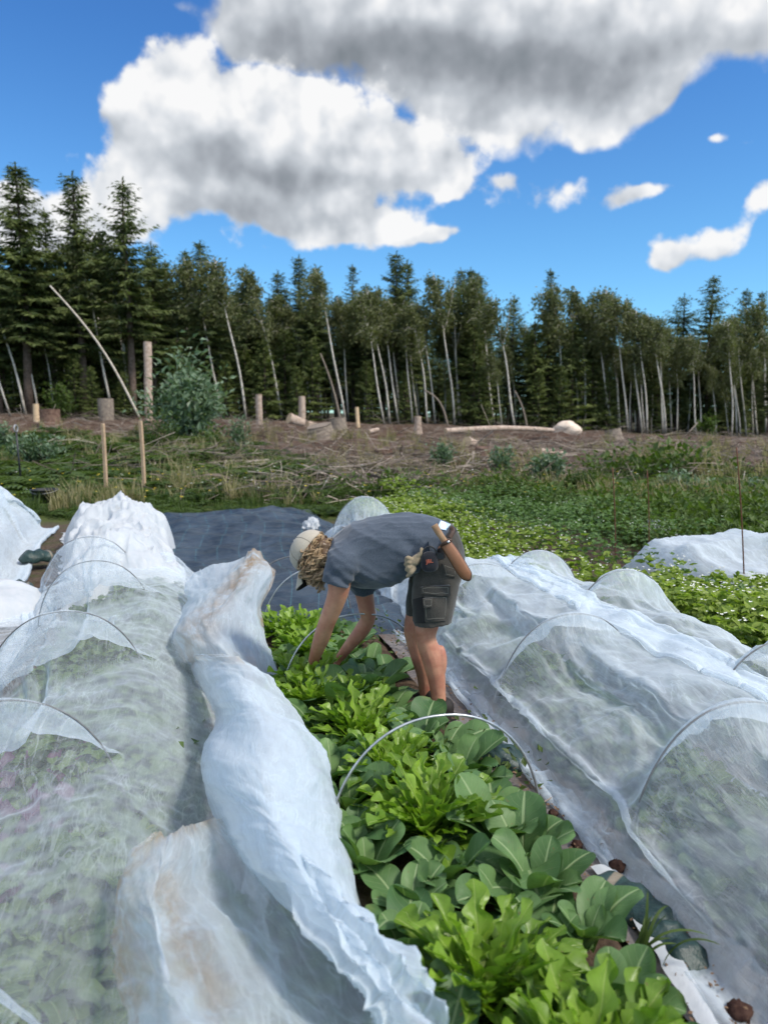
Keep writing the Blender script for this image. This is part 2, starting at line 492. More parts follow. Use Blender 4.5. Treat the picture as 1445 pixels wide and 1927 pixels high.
M_BLEAF = leafy('birch_leaves', (.075, .092, .036), (.175, .185, .085), None, .5, .35)
M_SLEAF = leafy('willow_leaves', (.07, .12, .06), (.24, .32, .22), None, .42, .25, .4)

def quad_leaf(w, l):
    """A small kite leaf along +Y, folded on its midrib."""
    V = np.array([[0, 0, 0], [w / 2, l * .45, .12 * w], [0, l, -.05 * l], [-w / 2, l * .45, .12 * w]])
    return V, np.array([[0, 1, 2], [0, 2, 3]])

def basis(dirs, roll):
    """Rotation matrices whose Y axis is dirs and whose Z axis is up, rolled."""
    d = dirs / (np.linalg.norm(dirs, axis=1)[:, None] + 1e-9)
    up = np.broadcast_to([0, 0, 1.0], d.shape)
    x = np.cross(d, up); ln = np.linalg.norm(x, axis=1)[:, None]
    x = np.where(ln < 1e-3, [1.0, 0, 0], x / (ln + 1e-9)); z = np.cross(x, d)
    c, s = np.cos(roll)[:, None], np.sin(roll)[:, None]
    return np.stack([x * c + z * s, d, z * c - x * s], -1)

def spruce_meshes(seed, H, Rb, z0=.4, dens=1.0, droop=.35, irr=.3):
    g = np.random.default_rng(seed)
    tr = Geo()
    zz = np.linspace(0, H, 9)
    tr.add(*tube(np.stack([.05 * np.sin(zz * .5 + seed), .05 * np.cos(zz * .4), zz], -1), .014 * H * (1 - zz / H) ** .8 + .012, 7))
    P, D, S, Rl, T = [], [], [], [], []
    z = z0
    while z < H * .985:
        f = (z - z0) / (H - z0)
        L0 = Rb * (1 - f) ** .72 * (1 - .25 * max(0, .12 - f) / .12) + .08
        nb = max(4, int((4 + 4.5 * (1 - f)) * dens))
        a0 = g.uniform(0, 6.28)
        for k in range(nb):
            a = a0 + 6.283 * k / nb + g.normal(0, .25)
            L = L0 * (1 + g.normal(0, irr * .6)) * (1.0 if g.random() > .12 else .55)
            L = max(L, .1)
            e0 = -.10 + .75 * f ** 2 + g.normal(0, .08)     # lower boughs hang, top ones rise
            hd = np.array([math.cos(a), math.sin(a), 0]); sdv = np.array([-math.sin(a), math.cos(a), 0])
            nst = max(3, int(L / .17))
            tt = (np.arange(nst) + .6) / nst
            r = tt * L
            zc = z + np.tan(e0) * r - droop * L * (tt ** 1.6) * (1 - f) * .55 + .14 * L * tt ** 4
            pts = hd * r[:, None] + np.stack([0 * r, 0 * r, zc], -1)
            if L > .7 and g.random() < .6:
                tr.add(*tube(np.concatenate([[[0, 0, z]], pts[::max(1, nst // 3)]]), np.linspace(.018, .006, 1 + len(pts[::max(1, nst // 3)])), 3, False))
            bt = np.clip(.5 + g.normal(0, .2), 0, 1)
            for sgn in (-1, 1, 0):
                m = nst
                ln = (.13 + .30 * L * (1 - tt) ** .8 * .8 + .1) * g.uniform(.7, 1.25, m)
                if sgn == 0:
                    d = hd * .6 + np.stack([0 * tt, 0 * tt, -.55 - .3 * g.random(m)], -1); ln = ln * .75
                else:
                    d = hd * g.uniform(.5, 1.0, m)[:, None] + sgn * sdv * g.uniform(.5, 1., m)[:, None] + np.stack([0 * tt, 0 * tt, g.normal(-.22, .16, m)], -1)
                P.append(pts); D.append(d); S.append(ln); Rl.append(g.normal(0, .6, m)); T.append(np.clip(bt + .35 * (tt - .5) + g.normal(0, .13, m), 0, 1))
        z += (.14 + .27 * (1 - f)) * g.uniform(.55, 1.5) * (H / 12) ** .3 / dens ** .4
    P, D, S, Rl, T = map(np.concatenate, (P, D, S, Rl, T))
    m = len(P) // 5
    top = np.array([0, 0, H]) - np.array([0, 0, 1]) * (np.arange(12)[:, None] / 12 * .5)
    P = np.concatenate([P, top]); D = np.concatenate([D, g.normal(0, .45, (12, 3)) + [0, 0, .9]]); S = np.concatenate([S, np.full(12, .22)]); Rl = np.concatenate([Rl, np.zeros(12)]); T = np.concatenate([T, np.full(12, .6)])
    B = basis(D, Rl)
    Vq, Fq = quad_leaf(.30, 1.0)
    B2 = B * S[:, None, None]; B2[:, :, 0] = B[:, :, 0] * np.clip(S * 1.0, .16, .42)[:, None]
    cr = Geo().inst(Vq, Fq, B2, P, T)
    return tr, cr

def birch_meshes(seed, H, wind=-.5, full=.5, nleaf=2600, fork=True):
    g = np.random.default_rng(seed)
    tr = Geo(); cr = Geo()
    zz = np.linspace(0, 1, 14)
    bend = -g.uniform(.02, .07) * H
    def cx(f): return np.stack([bend * f ** 2.2 + .06 * np.sin(f * 9 + seed), .05 * np.cos(f * 7 + seed), f * H * .97], -1)
    rad = .0068 * H * (1 - zz) ** .7 + .012
    tr.add(*tube(cx(zz), rad, 7))
    tips = []
    nb = 22
    for k in range(nb):
        f0 = 1 - full + (full - .04) * (k + g.random()) / nb
        a = g.uniform(0, 6.28); L = (.42 + .9 * (1 - f0) / full * .4) * g.uniform(.6, 1.35) * H * .17
        p0 = cx(np.array([f0]))[0]
        s = np.linspace(0, 1, 6)
        up = .95 * L
        pts = p0 + np.stack([np.cos(a) * L * s * .75 + wind * L * s ** 2 * .6, np.sin(a) * L * s * .75, up * s - .75 * L * s ** 2.6], -1)
        tr.add(*tube(pts, np.linspace(.03, .006, 6) * H / 12, 4, False))
        tips.append((pts, L))
    if fork:
        f0 = 1 - full - .02; s = np.linspace(0, 1, 8); p0 = cx(np.array([f0]))[0]
        q = p0 + np.stack([.10 * H * s ** .8, 0 * s, .33 * H * s], -1)
        tr.add(*tube(q, np.linspace(.05, .012, 8) * H / 12, 6, False)); tips.append((q, .2 * H)); tips.append((q[3:], .2 * H))
    n = nleaf // len(tips)
    for pts, L in tips:
        s = np.clip(g.beta(2.2, 1.3, n), 0, 1) * (len(pts) - 1); i = np.minimum(s.astype(int), len(pts) - 2); fr = (s - i)[:, None]
        c = pts[i] * (1 - fr) + pts[i + 1] * fr
        hang = np.abs(g.normal(0, 1, n)) * .28 * min(L, 2.2)
        c = c + g.normal(0, .13 + .085 * L, (n, 3)) + np.stack([wind * hang * .55, 0 * hang, -hang], -1)
        d = g.normal(0, .55, (n, 3)) + [wind * .9, 0, -.8]
        sc = g.uniform(.13, .27, n)
        B = basis(d, g.uniform(-1.5, 1.5, n)) * sc[:, None, None]
        Vq, Fq = quad_leaf(.62, 1.0)
        bt = g.normal(.5, .16)
        cr.inst(Vq, Fq, B, c, np.clip(bt + g.normal(0, .18, n), 0, 1))
    return tr, cr

SPR = []
for i, (H, Rb, z0, de, dr, irr) in enumerate([(14, 2.0, 4.4, 1.5, .5, .5), (14, 1.75, 3.8, 1.3, .4, .65), (12, 2.0, 3.6, 1.1, .35, .45), (12, 1.6, 4.4, 1.2, .4, .6), (11, 1.9, 3.2, 1.0, .3, .5), (13, 1.7, 4.8, .9, .5, .6), (6, 1.45, .25, 1.0, .2, .3), (5, 1.2, .2, .95, .18, .35), (13, 1.9, 1.0, 1.0, .4, .45), (12, 2.0, 1.6, .95, .4, .5)]):
    tr, cr = spruce_meshes(100 + i, H, Rb, z0, de, dr, irr)
    SPR.append((H, tr.mesh('trunk', M_BARK), cr.mesh('crown', M_NEEDLE if i not in (6, 7) else M_NEEDLE_Y, smooth=False)))
BIR = []
for i, (H, fu, fk) in enumerate([(12, .32, False), (12, .36, True), (13, .28, False), (11, .38, False), (12, .34, True), (11, .44, False)]):
    tr, cr = birch_meshes(200 + i, H, -.55, fu, 2700, fk)
    BIR.append((H, tr.mesh('trunk', M_BIRCH), cr.mesh('crown', M_BLEAF, smooth=False)))

def place_tree(kind, lib, base, H, rz, lean=0.0, label=None, group=None, wide=1.0, cat='tree'):
    H0, mt, mc = lib
    e = empty(kind, base); k = H / H0
    e.scale = (k * wide, k * wide, k); e.rotation_euler = Euler((0, 0, rz)) if abs(lean) < 1e-4 else (Matrix.Rotation(lean, 3, 'Y') @ Matrix.Rotation(rz, 3, 'Z')).to_euler()
    tag(e, label, cat, group)
    for nm, me in (('trunk', mt), ('crown', mc)):
        o = bpy.data.objects.new(nm, me); COL.objects.link(o); o.parent = e
    return e

def base_at(px, D):
    x = (px - 722.5) / 1392 * D
    return np.array([x, D, hz(x, D) - .05])

def height_to(base, py):
    r = ray(722, py); return EYE + r[2] / r[1] * base[1] - base[2]

SPRUCE_NOTES = {65: 'tallest dark spruce standing at the far left above the whole forest', 165: 'tall ragged spruce, the middle of the three that stand out on the left skyline',
                255: 'tall thin spruce with a pointed top, right one of the three on the left skyline', 750: 'spruce with a forked pointed top rising over the middle of the forest edge',
                1325: 'dark pointed spruce under the small white cloud on the right', 1270: 'rounded dark spruce left of the pointed one under the small cloud', 390: 'broad bushy spruce right of the three tall spruces on the left'}
# skyline spruces: photo x of the stem, photo y of the tip, distance, variant, width
for px, py, D, v, w in [(65, 308, 41, 0, 1.15), (165, 326, 42, 1, 1.1), (255, 338, 42, 3, 1.0), (8, 450, 41, 2, .9), (110, 395, 43, 5, .9), (300, 455, 44, 4, 1.), (325, 490, 46, 2, 1.), (390, 455, 45, 2, 1.), (470, 500, 48, 4, .9),
                        (530, 510, 48, 3, 1.), (568, 482, 48, 1, .95), (598, 500, 47, 2, .9), (665, 500, 50, 5, .85), (690, 535, 48, 2, 1.), (745, 475, 49, 1, 1.15), (765, 490, 50, 3, 1.), (862, 505, 51, 1, .9), (880, 505, 51, 0, .85), (895, 515, 52, 3, .9),
                        (1025, 508, 52, 5, .85), (960, 560, 51, 2, 1.), (1270, 555, 54, 4, 1.1), (1322, 520, 53, 2, 1.05), (1385, 545, 56, 2, .9), (1412, 550, 56, 5, .9), (1445, 560, 56, 1, .9), (1100, 560, 55, 4, 1.), (1210, 600, 55, 4, 1.), (-40, 470, 42, 1, 1.), (1490, 540, 56, 0, 1.)]:
    b = base_at(px, D)
    place_tree('spruce_tree', SPR[v], b, height_to(b, py), random.uniform(0, 6.28), 0, SPRUCE_NOTES.get(px, 'dark green spruce whose tip shows on the skyline among the birches'), 'spruces in the forest edge', w * 1.2)
# filler spruces making the dark wall of the wood
g = np.random.default_rng(5)
for k in range(170):
    px = -110 + 1670 * (k * 7 % 170 + g.random()) / 170; D = (48 + 13 * g.random()) if k < 78 else 57 + 20 * g.random()
    b = base_at(px, D); top = 455 + 150 * px / 1445 + 30 + g.uniform(0, 110)
    if px < 430: top = 470 + g.uniform(0, 90)
    place_tree('spruce_tree', SPR[int(g.integers(8, 10)) if D > 55 else int(g.integers(0, 6))], b, height_to(b, top), g.uniform(0, 6.28), g.normal(0, .02), 'dark spruce deep in the forest behind the white birch trunks', 'spruces deep in the wood', g.uniform(1.15, 1.6))
# young spruces along the edge
for px, top, D, v, w in [(180, 690, 40, 6, 1.1), (150, 665, 41, 7, 1.2), (240, 700, 41.5, 6, 1.1), (340, 640, 43, 6, 1.2), (500, 640, 44, 7, 1.2), (560, 690, 44, 7, 1.1), (590, 640, 45, 6, 1.1), (540, 620, 46, 6, 1.1), (690, 680, 46, 6, 1.1), (760, 700, 47, 7, 1.1), (890, 610, 48, 6, 1.2), (900, 690, 47, 7, 1.1), (1000, 610, 49, 6, 1.2), (1070, 610, 49, 6, 1.25), (1050, 690, 48, 7, 1.1),
                         (1010, 700, 48, 7, 1.2), (1110, 640, 50, 6, 1.1), (1140, 700, 49, 7, 1.1), (1230, 690, 51, 7, 1.), (1330, 650, 53, 6, 1.1), (1380, 690, 53, 7, 1.), (60, 640, 42, 7, 1.4), (20, 620, 42, 6, 1.4), (95, 600, 43, 6, 1.5), (140, 610, 43, 6, 1.4), (205, 620, 44, 7, 1.5), (275, 610, 45, 6, 1.4), (310, 680, 44, 7, 1.3), (385, 650, 45, 6, 1.3), (415, 630, 46, 7, 1.3), (465, 660, 46, 6, 1.3), (-10, 640, 42, 7, 1.4), (250, 660, 43, 7, 1.3), (45, 560, 44, 6, 1.4), (180, 560, 45, 7, 1.5), (430, 680, 43, 7, 1.2)]:
    b = base_at(px, D)
    place_tree('young_spruce', SPR[v], b, height_to(b, top), random.uniform(0, 6.28), 0, 'young green spruce growing at the front edge of the forest', 'young spruces along the forest edge', w)
# birches: base (photo px, py), where the bare stem is lost in leaves, crown top
BIRCH_NOTES = {57: 'thick pale birch at the far left, leaning left under the tallest spruce', 467: 'birch with a bright bare white stem left of the two tall cut stumps', 650: 'white birch with a long bare stem right of the two tall cut stumps',
               967: 'white birch standing alone in front of the dark wood, behind the long felled log', 1305: 'forked white birch with a rounded crown at the right of the forest edge', 1250: 'white birch with two stems, left of the rounded forked one', 1216: 'straight pale birch just left of the two stemmed birch', 217: 'slim birch behind the stump that stands left of the leaning pole'}
for k, (bx, by, tx, ty, top, D, v) in enumerate([(25, 765, 0, 660, 520, 40, 3), (57, 770, 5, 545, 440, 40.5, 0), (78, 770, 58, 600, 500, 41, 1), (217, 765, 190, 560, 430, 42, 3), (255, 760, 225, 480, 415, 43, 4), (467, 785, 430, 545, 470, 43, 0), (422, 780, 385, 560, 470, 44.5, 3), (535, 788, 498, 600, 490, 44.5, 5),
        (650, 797, 607, 555, 490, 44, 2), (722, 806, 697, 640, 540, 45, 3), (735, 802, 708, 630, 530, 46, 0), (748, 802, 728, 635, 530, 46.5, 3), (805, 810, 785, 620, 560, 46, 5), (854, 800, 833, 580, 500, 47, 1), (864, 800, 855, 640, 530, 49, 2), (927, 800, 910, 640, 505, 48.5, 3), (967, 812, 938, 640, 545, 45, 4),
        (1060, 815, 1045, 600, 525, 49, 3), (1100, 815, 1088, 590, 530, 49.5, 5), (1148, 810, 1115, 620, 555, 49, 3), (1162, 812, 1140, 600, 530, 49.5, 0), (1178, 812, 1148, 600, 540, 48, 2), (1204, 818, 1173, 600, 550, 48, 2), (1216, 822, 1192, 610, 570, 47.5, 0), (1250, 822, 1222, 640, 575, 47.5, 1), (1242, 822, 1236, 690, 590, 48, 3),
        (1271, 822, 1268, 720, 640, 49, 5), (1305, 822, 1292, 650, 620, 48, 4), (1384, 822, 1358, 650, 590, 50, 0), (1399, 823, 1372, 640, 580, 50.5, 2), (1436, 823, 1425, 620, 555, 51, 3), (1422, 822, 1405, 715, 600, 51, 5), (1368, 822, 1355, 755, 690, 51, 5), (110, 772, 95, 620, 540, 42, 5), (40, 775, 30, 640, 560, 42, 3), (300, 770, 275, 600, 470, 45, 5), (175, 770, 160, 620, 545, 43, 5), (365, 775, 340, 600, 520, 45, 3), (-15, 765, -40, 560, 470, 41, 1),
        (590, 795, 565, 640, 560, 47, 5), (560, 790, 540, 620, 545, 47, 3), (785, 805, 768, 640, 540, 49, 3), (690, 800, 675, 640, 560, 49, 0)]):
    b = base_at(bx, D)
    lean = math.atan2(tx - bx, by - ty)
    H = height_to(b, top)
    place_tree('birch_tree', BIR[v], b, H, random.uniform(-.5, .5), lean * .85, BIRCH_NOTES.get(bx, 'slender birch with a pale stem leaning left at the forest edge'), 'birches at the forest edge', 1.0 if v != 4 else 1.1)
for k in range(84):
    px = -60 + 1560 * (k * 11 % 84 + g.random()) / 84; D = 46.5 + 8 * g.random()
    b = base_at(px, D); top = 470 + 115 * px / 1445 + g.uniform(15, 110)
    place_tree('birch_tree', BIR[int(g.integers(0, 6))], b, height_to(b, top), g.uniform(-.8, .8), -.06 + g.normal(0, .04), 'thin birch standing among spruces deeper in the forest', 'birches deeper in the wood')
# ------------------------------------------------------------------ the felled clearing and the weedy bank
M_WOODGREY = simple('weathered_wood', (.30, .25, .20), (.16, .13, .11), 14, .9, .1, .5, 40, .01)
M_POLE = simple('bleached_pole', (.62, .57, .49), (.42, .36, .29), 7, .85, .15, .4, 30, .01)
M_WOODCUT = simple('fresh_cut_wood', (.62, .47, .31), (.48, .34, .21), 18, .85, .15, .3, 60, .004)
M_LOG = simple('pale_stripped_log', (.50, .40, .33), (.30, .22, .17), 7, .85, .15, .5, 30, .01)
M_STUMPDARK = simple('dark_stump_bark', (.10, .06, .045), (.20, .13, .10), 8, .95, .1, .7, 25, .02)
M_TWIG = mat('brush_twigs', lambda t: pbr(t, t.mix(t.attr('tint'), (.070, .050, .040), (.42, .36, .30)), .9, None, .1))
M_WEED = leafy('weed_leaves', (.026, .050, .013), (.092, .138, .034), None, .5, .35)
M_STRAW = leafy('dry_grass', (.16, .14, .07), (.34, .30, .17), None, .6, .3)
M_FLOWY = simple('yellow_petals', (.75, .55, .04), (.8, .65, .1), 10, .5)
M_FLOWW = simple('white_petals', (.78, .78, .70), (.7, .72, .62), 10, .5)

def post(px, py, py_top, D, r, name, label, cat, mats=(M_LOG, M_WOODCUT), lean=0.0, flare=1.0, group=None):
    """A standing cut stem: bark side and a pale sawn top as its part."""
    b = base_at(px, D); H = height_to(b, py_top)
    root = empty(name, b); root.rotation_euler = (0, lean, random.uniform(0, 6)); tag(root, label, cat, group)
    k = 14; zz = np.linspace(-.1, H, 9)
    P = np.stack([0 * zz, 0 * zz, zz], -1)
    V, Fq = tube(P, r * (1 + (flare - 1) * np.exp(-np.maximum(zz, 0) / (.28 * H + .01))), k, False)
    a = np.arctan2(V[:, 1], V[:, 0]); rad = 1 + .10 * (vnoise(np.cos(a) * 2, np.sin(a) * 2, V[:, 2] * 1.5, 3 + int(px)) - .5) * 2 + .10 * (flare - 1) * np.sin(a * 5 + px)
    V[:, :2] *= rad[:, None]
    g = Geo().add(V, Fq); g.build('bark', mats[0], root)
    top = V[-k:]; c = top.mean(0) + [0, 0, .01]
    j = np.arange(k)
    rim = top * 1.0; rim[:, 2] += .006 + .05 * r * np.sin(a[-k:])
    Geo().add(np.concatenate([rim, [c + [0, 0, .03 * r]]]), np.stack([j, (j + 1) % k, np.full(k, k)], -1)).build('sawn_top', mats[1], root, smooth=False)
    return root

D = 39
post(490, 795, 742, 38, .165, 'tall_stump', 'tall pale cut stump, left one of the two tall stumps before the forest', 'stump')
post(570, 795, 746, 38, .18, 'tall_stump', 'tall pale cut stump behind cut log ends, right one of the two tall stumps', 'stump')
post(284, 775, 643, 38, .20, 'dead_trunk', 'broken pale dead trunk standing behind the silvery willow bush', 'dead tree', lean=-.03)
post(205, 770, 750, 37, .37, 'stump', 'wide grey stump with a pale sawn rim by the foot of the leaning pole', 'stump', (M_WOODGREY, M_WOODCUT))
post(638, 806, 786, 37, .42, 'stump', 'grey stump just right of the two tall pale stumps', 'stump', (M_WOODGREY, M_WOODGREY), .1, 1.35)
post(605, 832, 800, 31, .52, 'stump', 'big grey mossy stump leaning in the brush below the two tall stumps', 'stump', (M_WOODGREY, M_WOODGREY), .25, 1.4)
post(786, 808, 784, 38, .17, 'stump', 'short pale stump with splintered sticks beside it, before the dark wood', 'stump', (M_LOG, M_WOODCUT), 0, 1.5)
post(674, 806, 766, 39, .10, 'stump', 'thin pale splintered stump standing right of the grey stump', 'stump', (M_WOODCUT, M_WOODCUT), -.1, 1.2)
post(721, 872, 846, 22, .28, 'dark_stump', 'dark brown stump in the red soil, left one of two above the worker', 'stump', (M_STUMPDARK, M_STUMPDARK), 0, 1.25)
post(908, 868, 842, 22, .24, 'dark_stump', 'dark brown stump in the red soil between two leafy bushes', 'stump', (M_STUMPDARK, M_STUMPDARK), .1, 1.4)
post(75, 775, 760, 36, .13, 'stump', 'small split pale stump under the birches at the far left', 'stump', (M_WOODCUT, M_WOODCUT), 0, 1.5)
post(100, 785, 770, 33, .40, 'stump', 'low wide brown stump at the left edge of the clearing', 'stump', (M_STUMPDARK, M_WOODGREY), 0, 1.3)
post(1155, 832, 808, 36, .36, 'stump', 'torn pale stump in the brushwood right of the pale boulder', 'stump', (M_WOODGREY, M_LOG), .2, 1.6)
post(1410, 850, 832, 32, .5, 'dark_stump', 'low dark stump among brush at the far right of the clearing', 'stump', (M_STUMPDARK, M_STUMPDARK), 0, 1.3)

def log(p0, p1, r, name, label, cat='log', mats=None, bend=0.0, group=None, cap=True):
    mats = mats or (M_LOG, M_WOODCUT)
    s = np.linspace(0, 1, 9)[:, None]; p0, p1 = np.asarray(p0, float), np.asarray(p1, float)
    c = (p0 + p1) / 2
    P = p0 + (p1 - p0) * s + np.array([0, 0, bend]) * np.sin(s * math.pi) - c
    root = empty(name, c); tag(root, label, cat, group)
    rr = r * np.linspace(1.12, .85, 9) * (1 + .05 * np.sin(np.arange(9) * 2.1))
    V, Fq = tube(P, rr, 10, False)
    Geo().add(V, Fq).build('bark', mats[0], root)
    if cap:
        for e, n in ((0, -1), (-1, 1)):
            q = V[:10] if e == 0 else V[-10:]; j = np.arange(10)
            f = np.stack([j, (j + 1) % 10, np.full(10, 10)], -1)
            Geo().add(np.concatenate([q, [q.mean(0)]]), f if e else f[:, ::-1]).build('sawn_end', mats[1], root, smooth=False)
    return root

a, b = on_ground(838, 822), on_ground(1040, 822); a[2] += .2; b[2] += .28
log(a, b, .12, 'felled_log', 'long pale felled log lying along the ridge, left of the pale boulder', bend=.12)
for (x0, y0, x1, y1, r, lab) in [(545, 792, 572, 790, .26, 'short pale sawn log lying behind the right tall stump'), (580, 792, 612, 796, .2, 'sawn log piece lying just right of the right tall stump'),
                             (694, 812, 712, 818, .10, 'white splintered log end lying right of the thin splintered stump'), (868, 838, 902, 836, .10, 'short white bare log on the red soil above the dark stump'),
                             (1015, 852, 1065, 858, .09, 'pale pole lying in the red soil below the pale boulder'), (1190, 892, 1280, 892, .06, 'thin bare pole lying across the brown soil at the right'),
                             (878, 838, 893, 832, .15, 'orange sawn chunk lying behind the short white log')]:
    a, b = on_ground(x0, y0), on_ground(x1, y1); m = min(a[1], b[1]); 
    a = base_at(x0, min(m, 37.)); b = base_at(x1, min(m, 37.) + .4); a[2] += r; b[2] += r
    log(a, b, r, 'log', lab, mats=(M_LOG, M_WOODCUT))

# pale boulder at the end of the felled log
def rock(name, c, s, mt, seed, label, cat='boulder', n=28):
    u = np.linspace(0, 2 * math.pi, n, endpoint=False); v = np.linspace(0, math.pi, n // 2)
    uu, vv = np.meshgrid(u, v); d = np.stack([np.cos(uu) * np.sin(vv), np.sin(uu) * np.sin(vv), np.cos(vv)], -1)
    fq = 1.4 if cat == 'boulder' else 2.6
    r = .75 + (.55 if cat == 'boulder' else 1.1) * (fbm(d[..., 0] * fq, d[..., 1] * fq, d[..., 2] * fq, 4, seed) - .3)
    V = (d * r[..., None] * np.asarray(s)).reshape(-1, 3)
    o = Geo().add(V, grid_faces(n // 2, n, True)[:, ::-1]).build(name, mt, None, True, [float(q) for q in c])
    return tag(o, label, cat)
M_BOULDER = simple('pale_sandy_rock', (.60, .47, .37), (.72, .62, .52), 6, .9, .1, .5, 20, .03)
b = base_at(1062, 38); rock('boulder', b + [0, 0, .15], (.85, .6, .55), M_BOULDER, 5, 'pale pinkish boulder at the right end of the long felled log')

# leaning pole and thinner leaning stems
def stem(name, pa, pb, r0, r1, mt, label, cat, bend=0.0, side=0.0, group=None):
    s = np.linspace(0, 1, 12)[:, None]; pa, pb = np.asarray(pa, float), np.asarray(pb, float)
    P = (pb - pa) * s + np.array([side, 0, bend]) * np.sin(s * math.pi)
    o = Geo().add(*tube(P, np.linspace(r0, r1, 12), 7)).build(name, mt, None, True, [float(q) for q in pa])
    return tag(o, label, cat, group)
b = base_at(270, 38.0); stem('leaning_pole', b, atd(95, 538, 37.0), .062, .04, M_POLE, 'long bare pale tree pole leaning left across the left birches', 'dead tree', .35, .25)
b = base_at(842, 44); stem('bent_sapling', b, atd(800, 735, 44), .07, .04, M_WOODGREY, 'thin bent grey sapling leaning left at the forest edge above the worker', 'dead tree', .35, .2)
b = base_at(642, 43.6); stem('bent_sapling', b, atd(603, 665, 43.6), .08, .04, M_WOODGREY, 'thin grey leaning stem just left of the long white birch stem', 'dead tree', .1, .1)
b = base_at(990, 46); stem('bent_sapling', b, atd(968, 735, 46), .07, .04, M_WOODGREY, 'thin brown leaning stem right of the white birch standing alone', 'dead tree', .1, .1)

# brushwood: sticks thrown everywhere over the felled ground
def brushwood():
    g = np.random.default_rng(31); G = Geo()
    N = 8500
    y = 14 + 27 * g.random(N) ** 1.15; x = (g.random(N) * 1.2 - .6) * 1.06 * y
    keep = (1 - weed_density(x, y) * .86) > g.random(N)
    heap = fbm(x * .28, y * .5, 0, 3, 77) > .46
    keep &= heap | (g.random(N) < .25)
    # a thicker drift of dry twigs in the middle of the bank
    for (px, py, n, sx, sy) in [(430, 885, 420, 1.6, .8), (640, 870, 260, 2.2, 1.0), (560, 915, 160, 1.4, .7), (1160, 850, 320, 2.6, 1.6), (1050, 900, 160, 1.6, .8), (720, 920, 160, 1.0, .6), (330, 870, 140, .8, .5), (600, 940, 150, 1.2, .5), (820, 940, 170, 1.2, .5), (700, 895, 200, 1.6, .6), (960, 900, 160, 1.5, .6), (480, 930, 120, .9, .4), (1250, 910, 220, 1.8, .8), (110, 850, 80, .7, .5), (200, 900, 60, .6, .4)]:
        c = on_ground(px, py); x = np.concatenate([x, c[0] + g.normal(0, sx, n)]); y = np.concatenate([y, np.maximum(c[1] + g.normal(0, sy, n), 12)]); keep = np.concatenate([keep, np.ones(n, bool)])
    x, y = x[keep], y[keep]; n = len(x)
    L = g.uniform(.4, 1.7, n) * (.55 + .45 * sstep(12, 30, y)); th = np.where(g.random(n) < .03, g.uniform(.02, .04, n), g.uniform(.006, .016, n))
    z = ground_h(x, y) + np.abs(g.normal(0, .20, n)) + .02
    d = g.normal(0, 1, (n, 3)); d[:, 2] *= .28; d[:, 1] *= .8
    B = basis(d, g.uniform(0, 6, n))
    S = B * np.stack([th, L, th], -1)[:, None, :]
    s = np.linspace(0, 1, 4); P = np.stack([.0 * s, s - .5, 2.5 * np.sin(s * 3.1)], -1)
    V, Fq = tube(P, np.array([1, .9, .7, .35]), 3, False)
    V[:, 1] = np.repeat(s - .5, 3)
    G.inst(V, Fq, S, np.stack([x, y, z], -1), np.clip(g.beta(1.3, 2.0, n), 0, 1))
    tag(G.build('brushwood', M_TWIG, smooth=False), kind='stuff', label='dry grey twigs and branches strewn over the felled ground', cat='brushwood')
brushwood()

# weeds, bracken, grass on the bank
def tuft_broad(seed, n=16, h=.30, w=.30):
    g = np.random.default_rng(seed); G = Geo(); V, Fq = quad_leaf(.55, 1.0)
    a = g.uniform(0, 6.28, n); e = g.uniform(-.1, 1.2, n); r = g.random(n) ** .7 * w * .6
    P = np.stack([np.cos(a) * r, np.sin(a) * r, g.random(n) ** .8 * h], -1)
    d = np.stack([np.cos(a) * np.cos(e), np.sin(a) * np.cos(e), np.sin(e)], -1)
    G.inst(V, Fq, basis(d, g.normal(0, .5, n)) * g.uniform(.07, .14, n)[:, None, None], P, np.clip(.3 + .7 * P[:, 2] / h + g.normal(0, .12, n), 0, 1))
    return G
def tuft_fern(seed, n=7, L=.5):
    g = np.random.default_rng(seed); G = Geo(); V, Fq = quad_leaf(.30, 1.0)
    for k in range(n):
        a = 6.28 * k / n + g.normal(0, .3); l = L * g.uniform(.6, 1.15); m = 9
        s = (np.arange(m) + 1) / m; hd = np.array([math.cos(a), math.sin(a), 0]); sd = np.array([-math.sin(a), math.cos(a), 0])
        C = hd * (s * l * .85)[:, None] + np.stack([0 * s, 0 * s, .75 * l * s - .62 * l * s ** 2.3], -1)
        for sg in (-1, 1):
            d = sg * sd + hd * .5 + [0, 0, -.1]
            G.inst(V, Fq, basis(np.tile(d, (m, 1)), np.full(m, .0)) * (.30 * l * np.sin(s * 2.6 + .3) + .03)[:, None, None], C, .35 + .4 * g.random())
    return G
def tuft_grass(seed, n=16, h=.4):
    g = np.random.default_rng(seed); G = Geo()
    s = np.array([0, .5, 1.0])
    for k in range(n):
        a = g.uniform(0, 6.28); l = h * g.uniform(.5, 1.2); b = g.uniform(.1, .6); w = .007
        c = np.stack([np.cos(a) * b * l * s ** 2 + g.normal(0, .05), np.sin(a) * b * l * s ** 2 + g.normal(0, .05), l * s * (1 - .25 * b * s)], -1)
        sd = np.array([-math.sin(a), math.cos(a), 0]) * w
        V = np.concatenate([c[:2] - sd, c[:2] + sd, c[2:]])
        G.add(V, [np.array([[0, 2, 3, 1]]), np.array([[1, 3, 4]])], g.uniform(.2, .9))
    return G

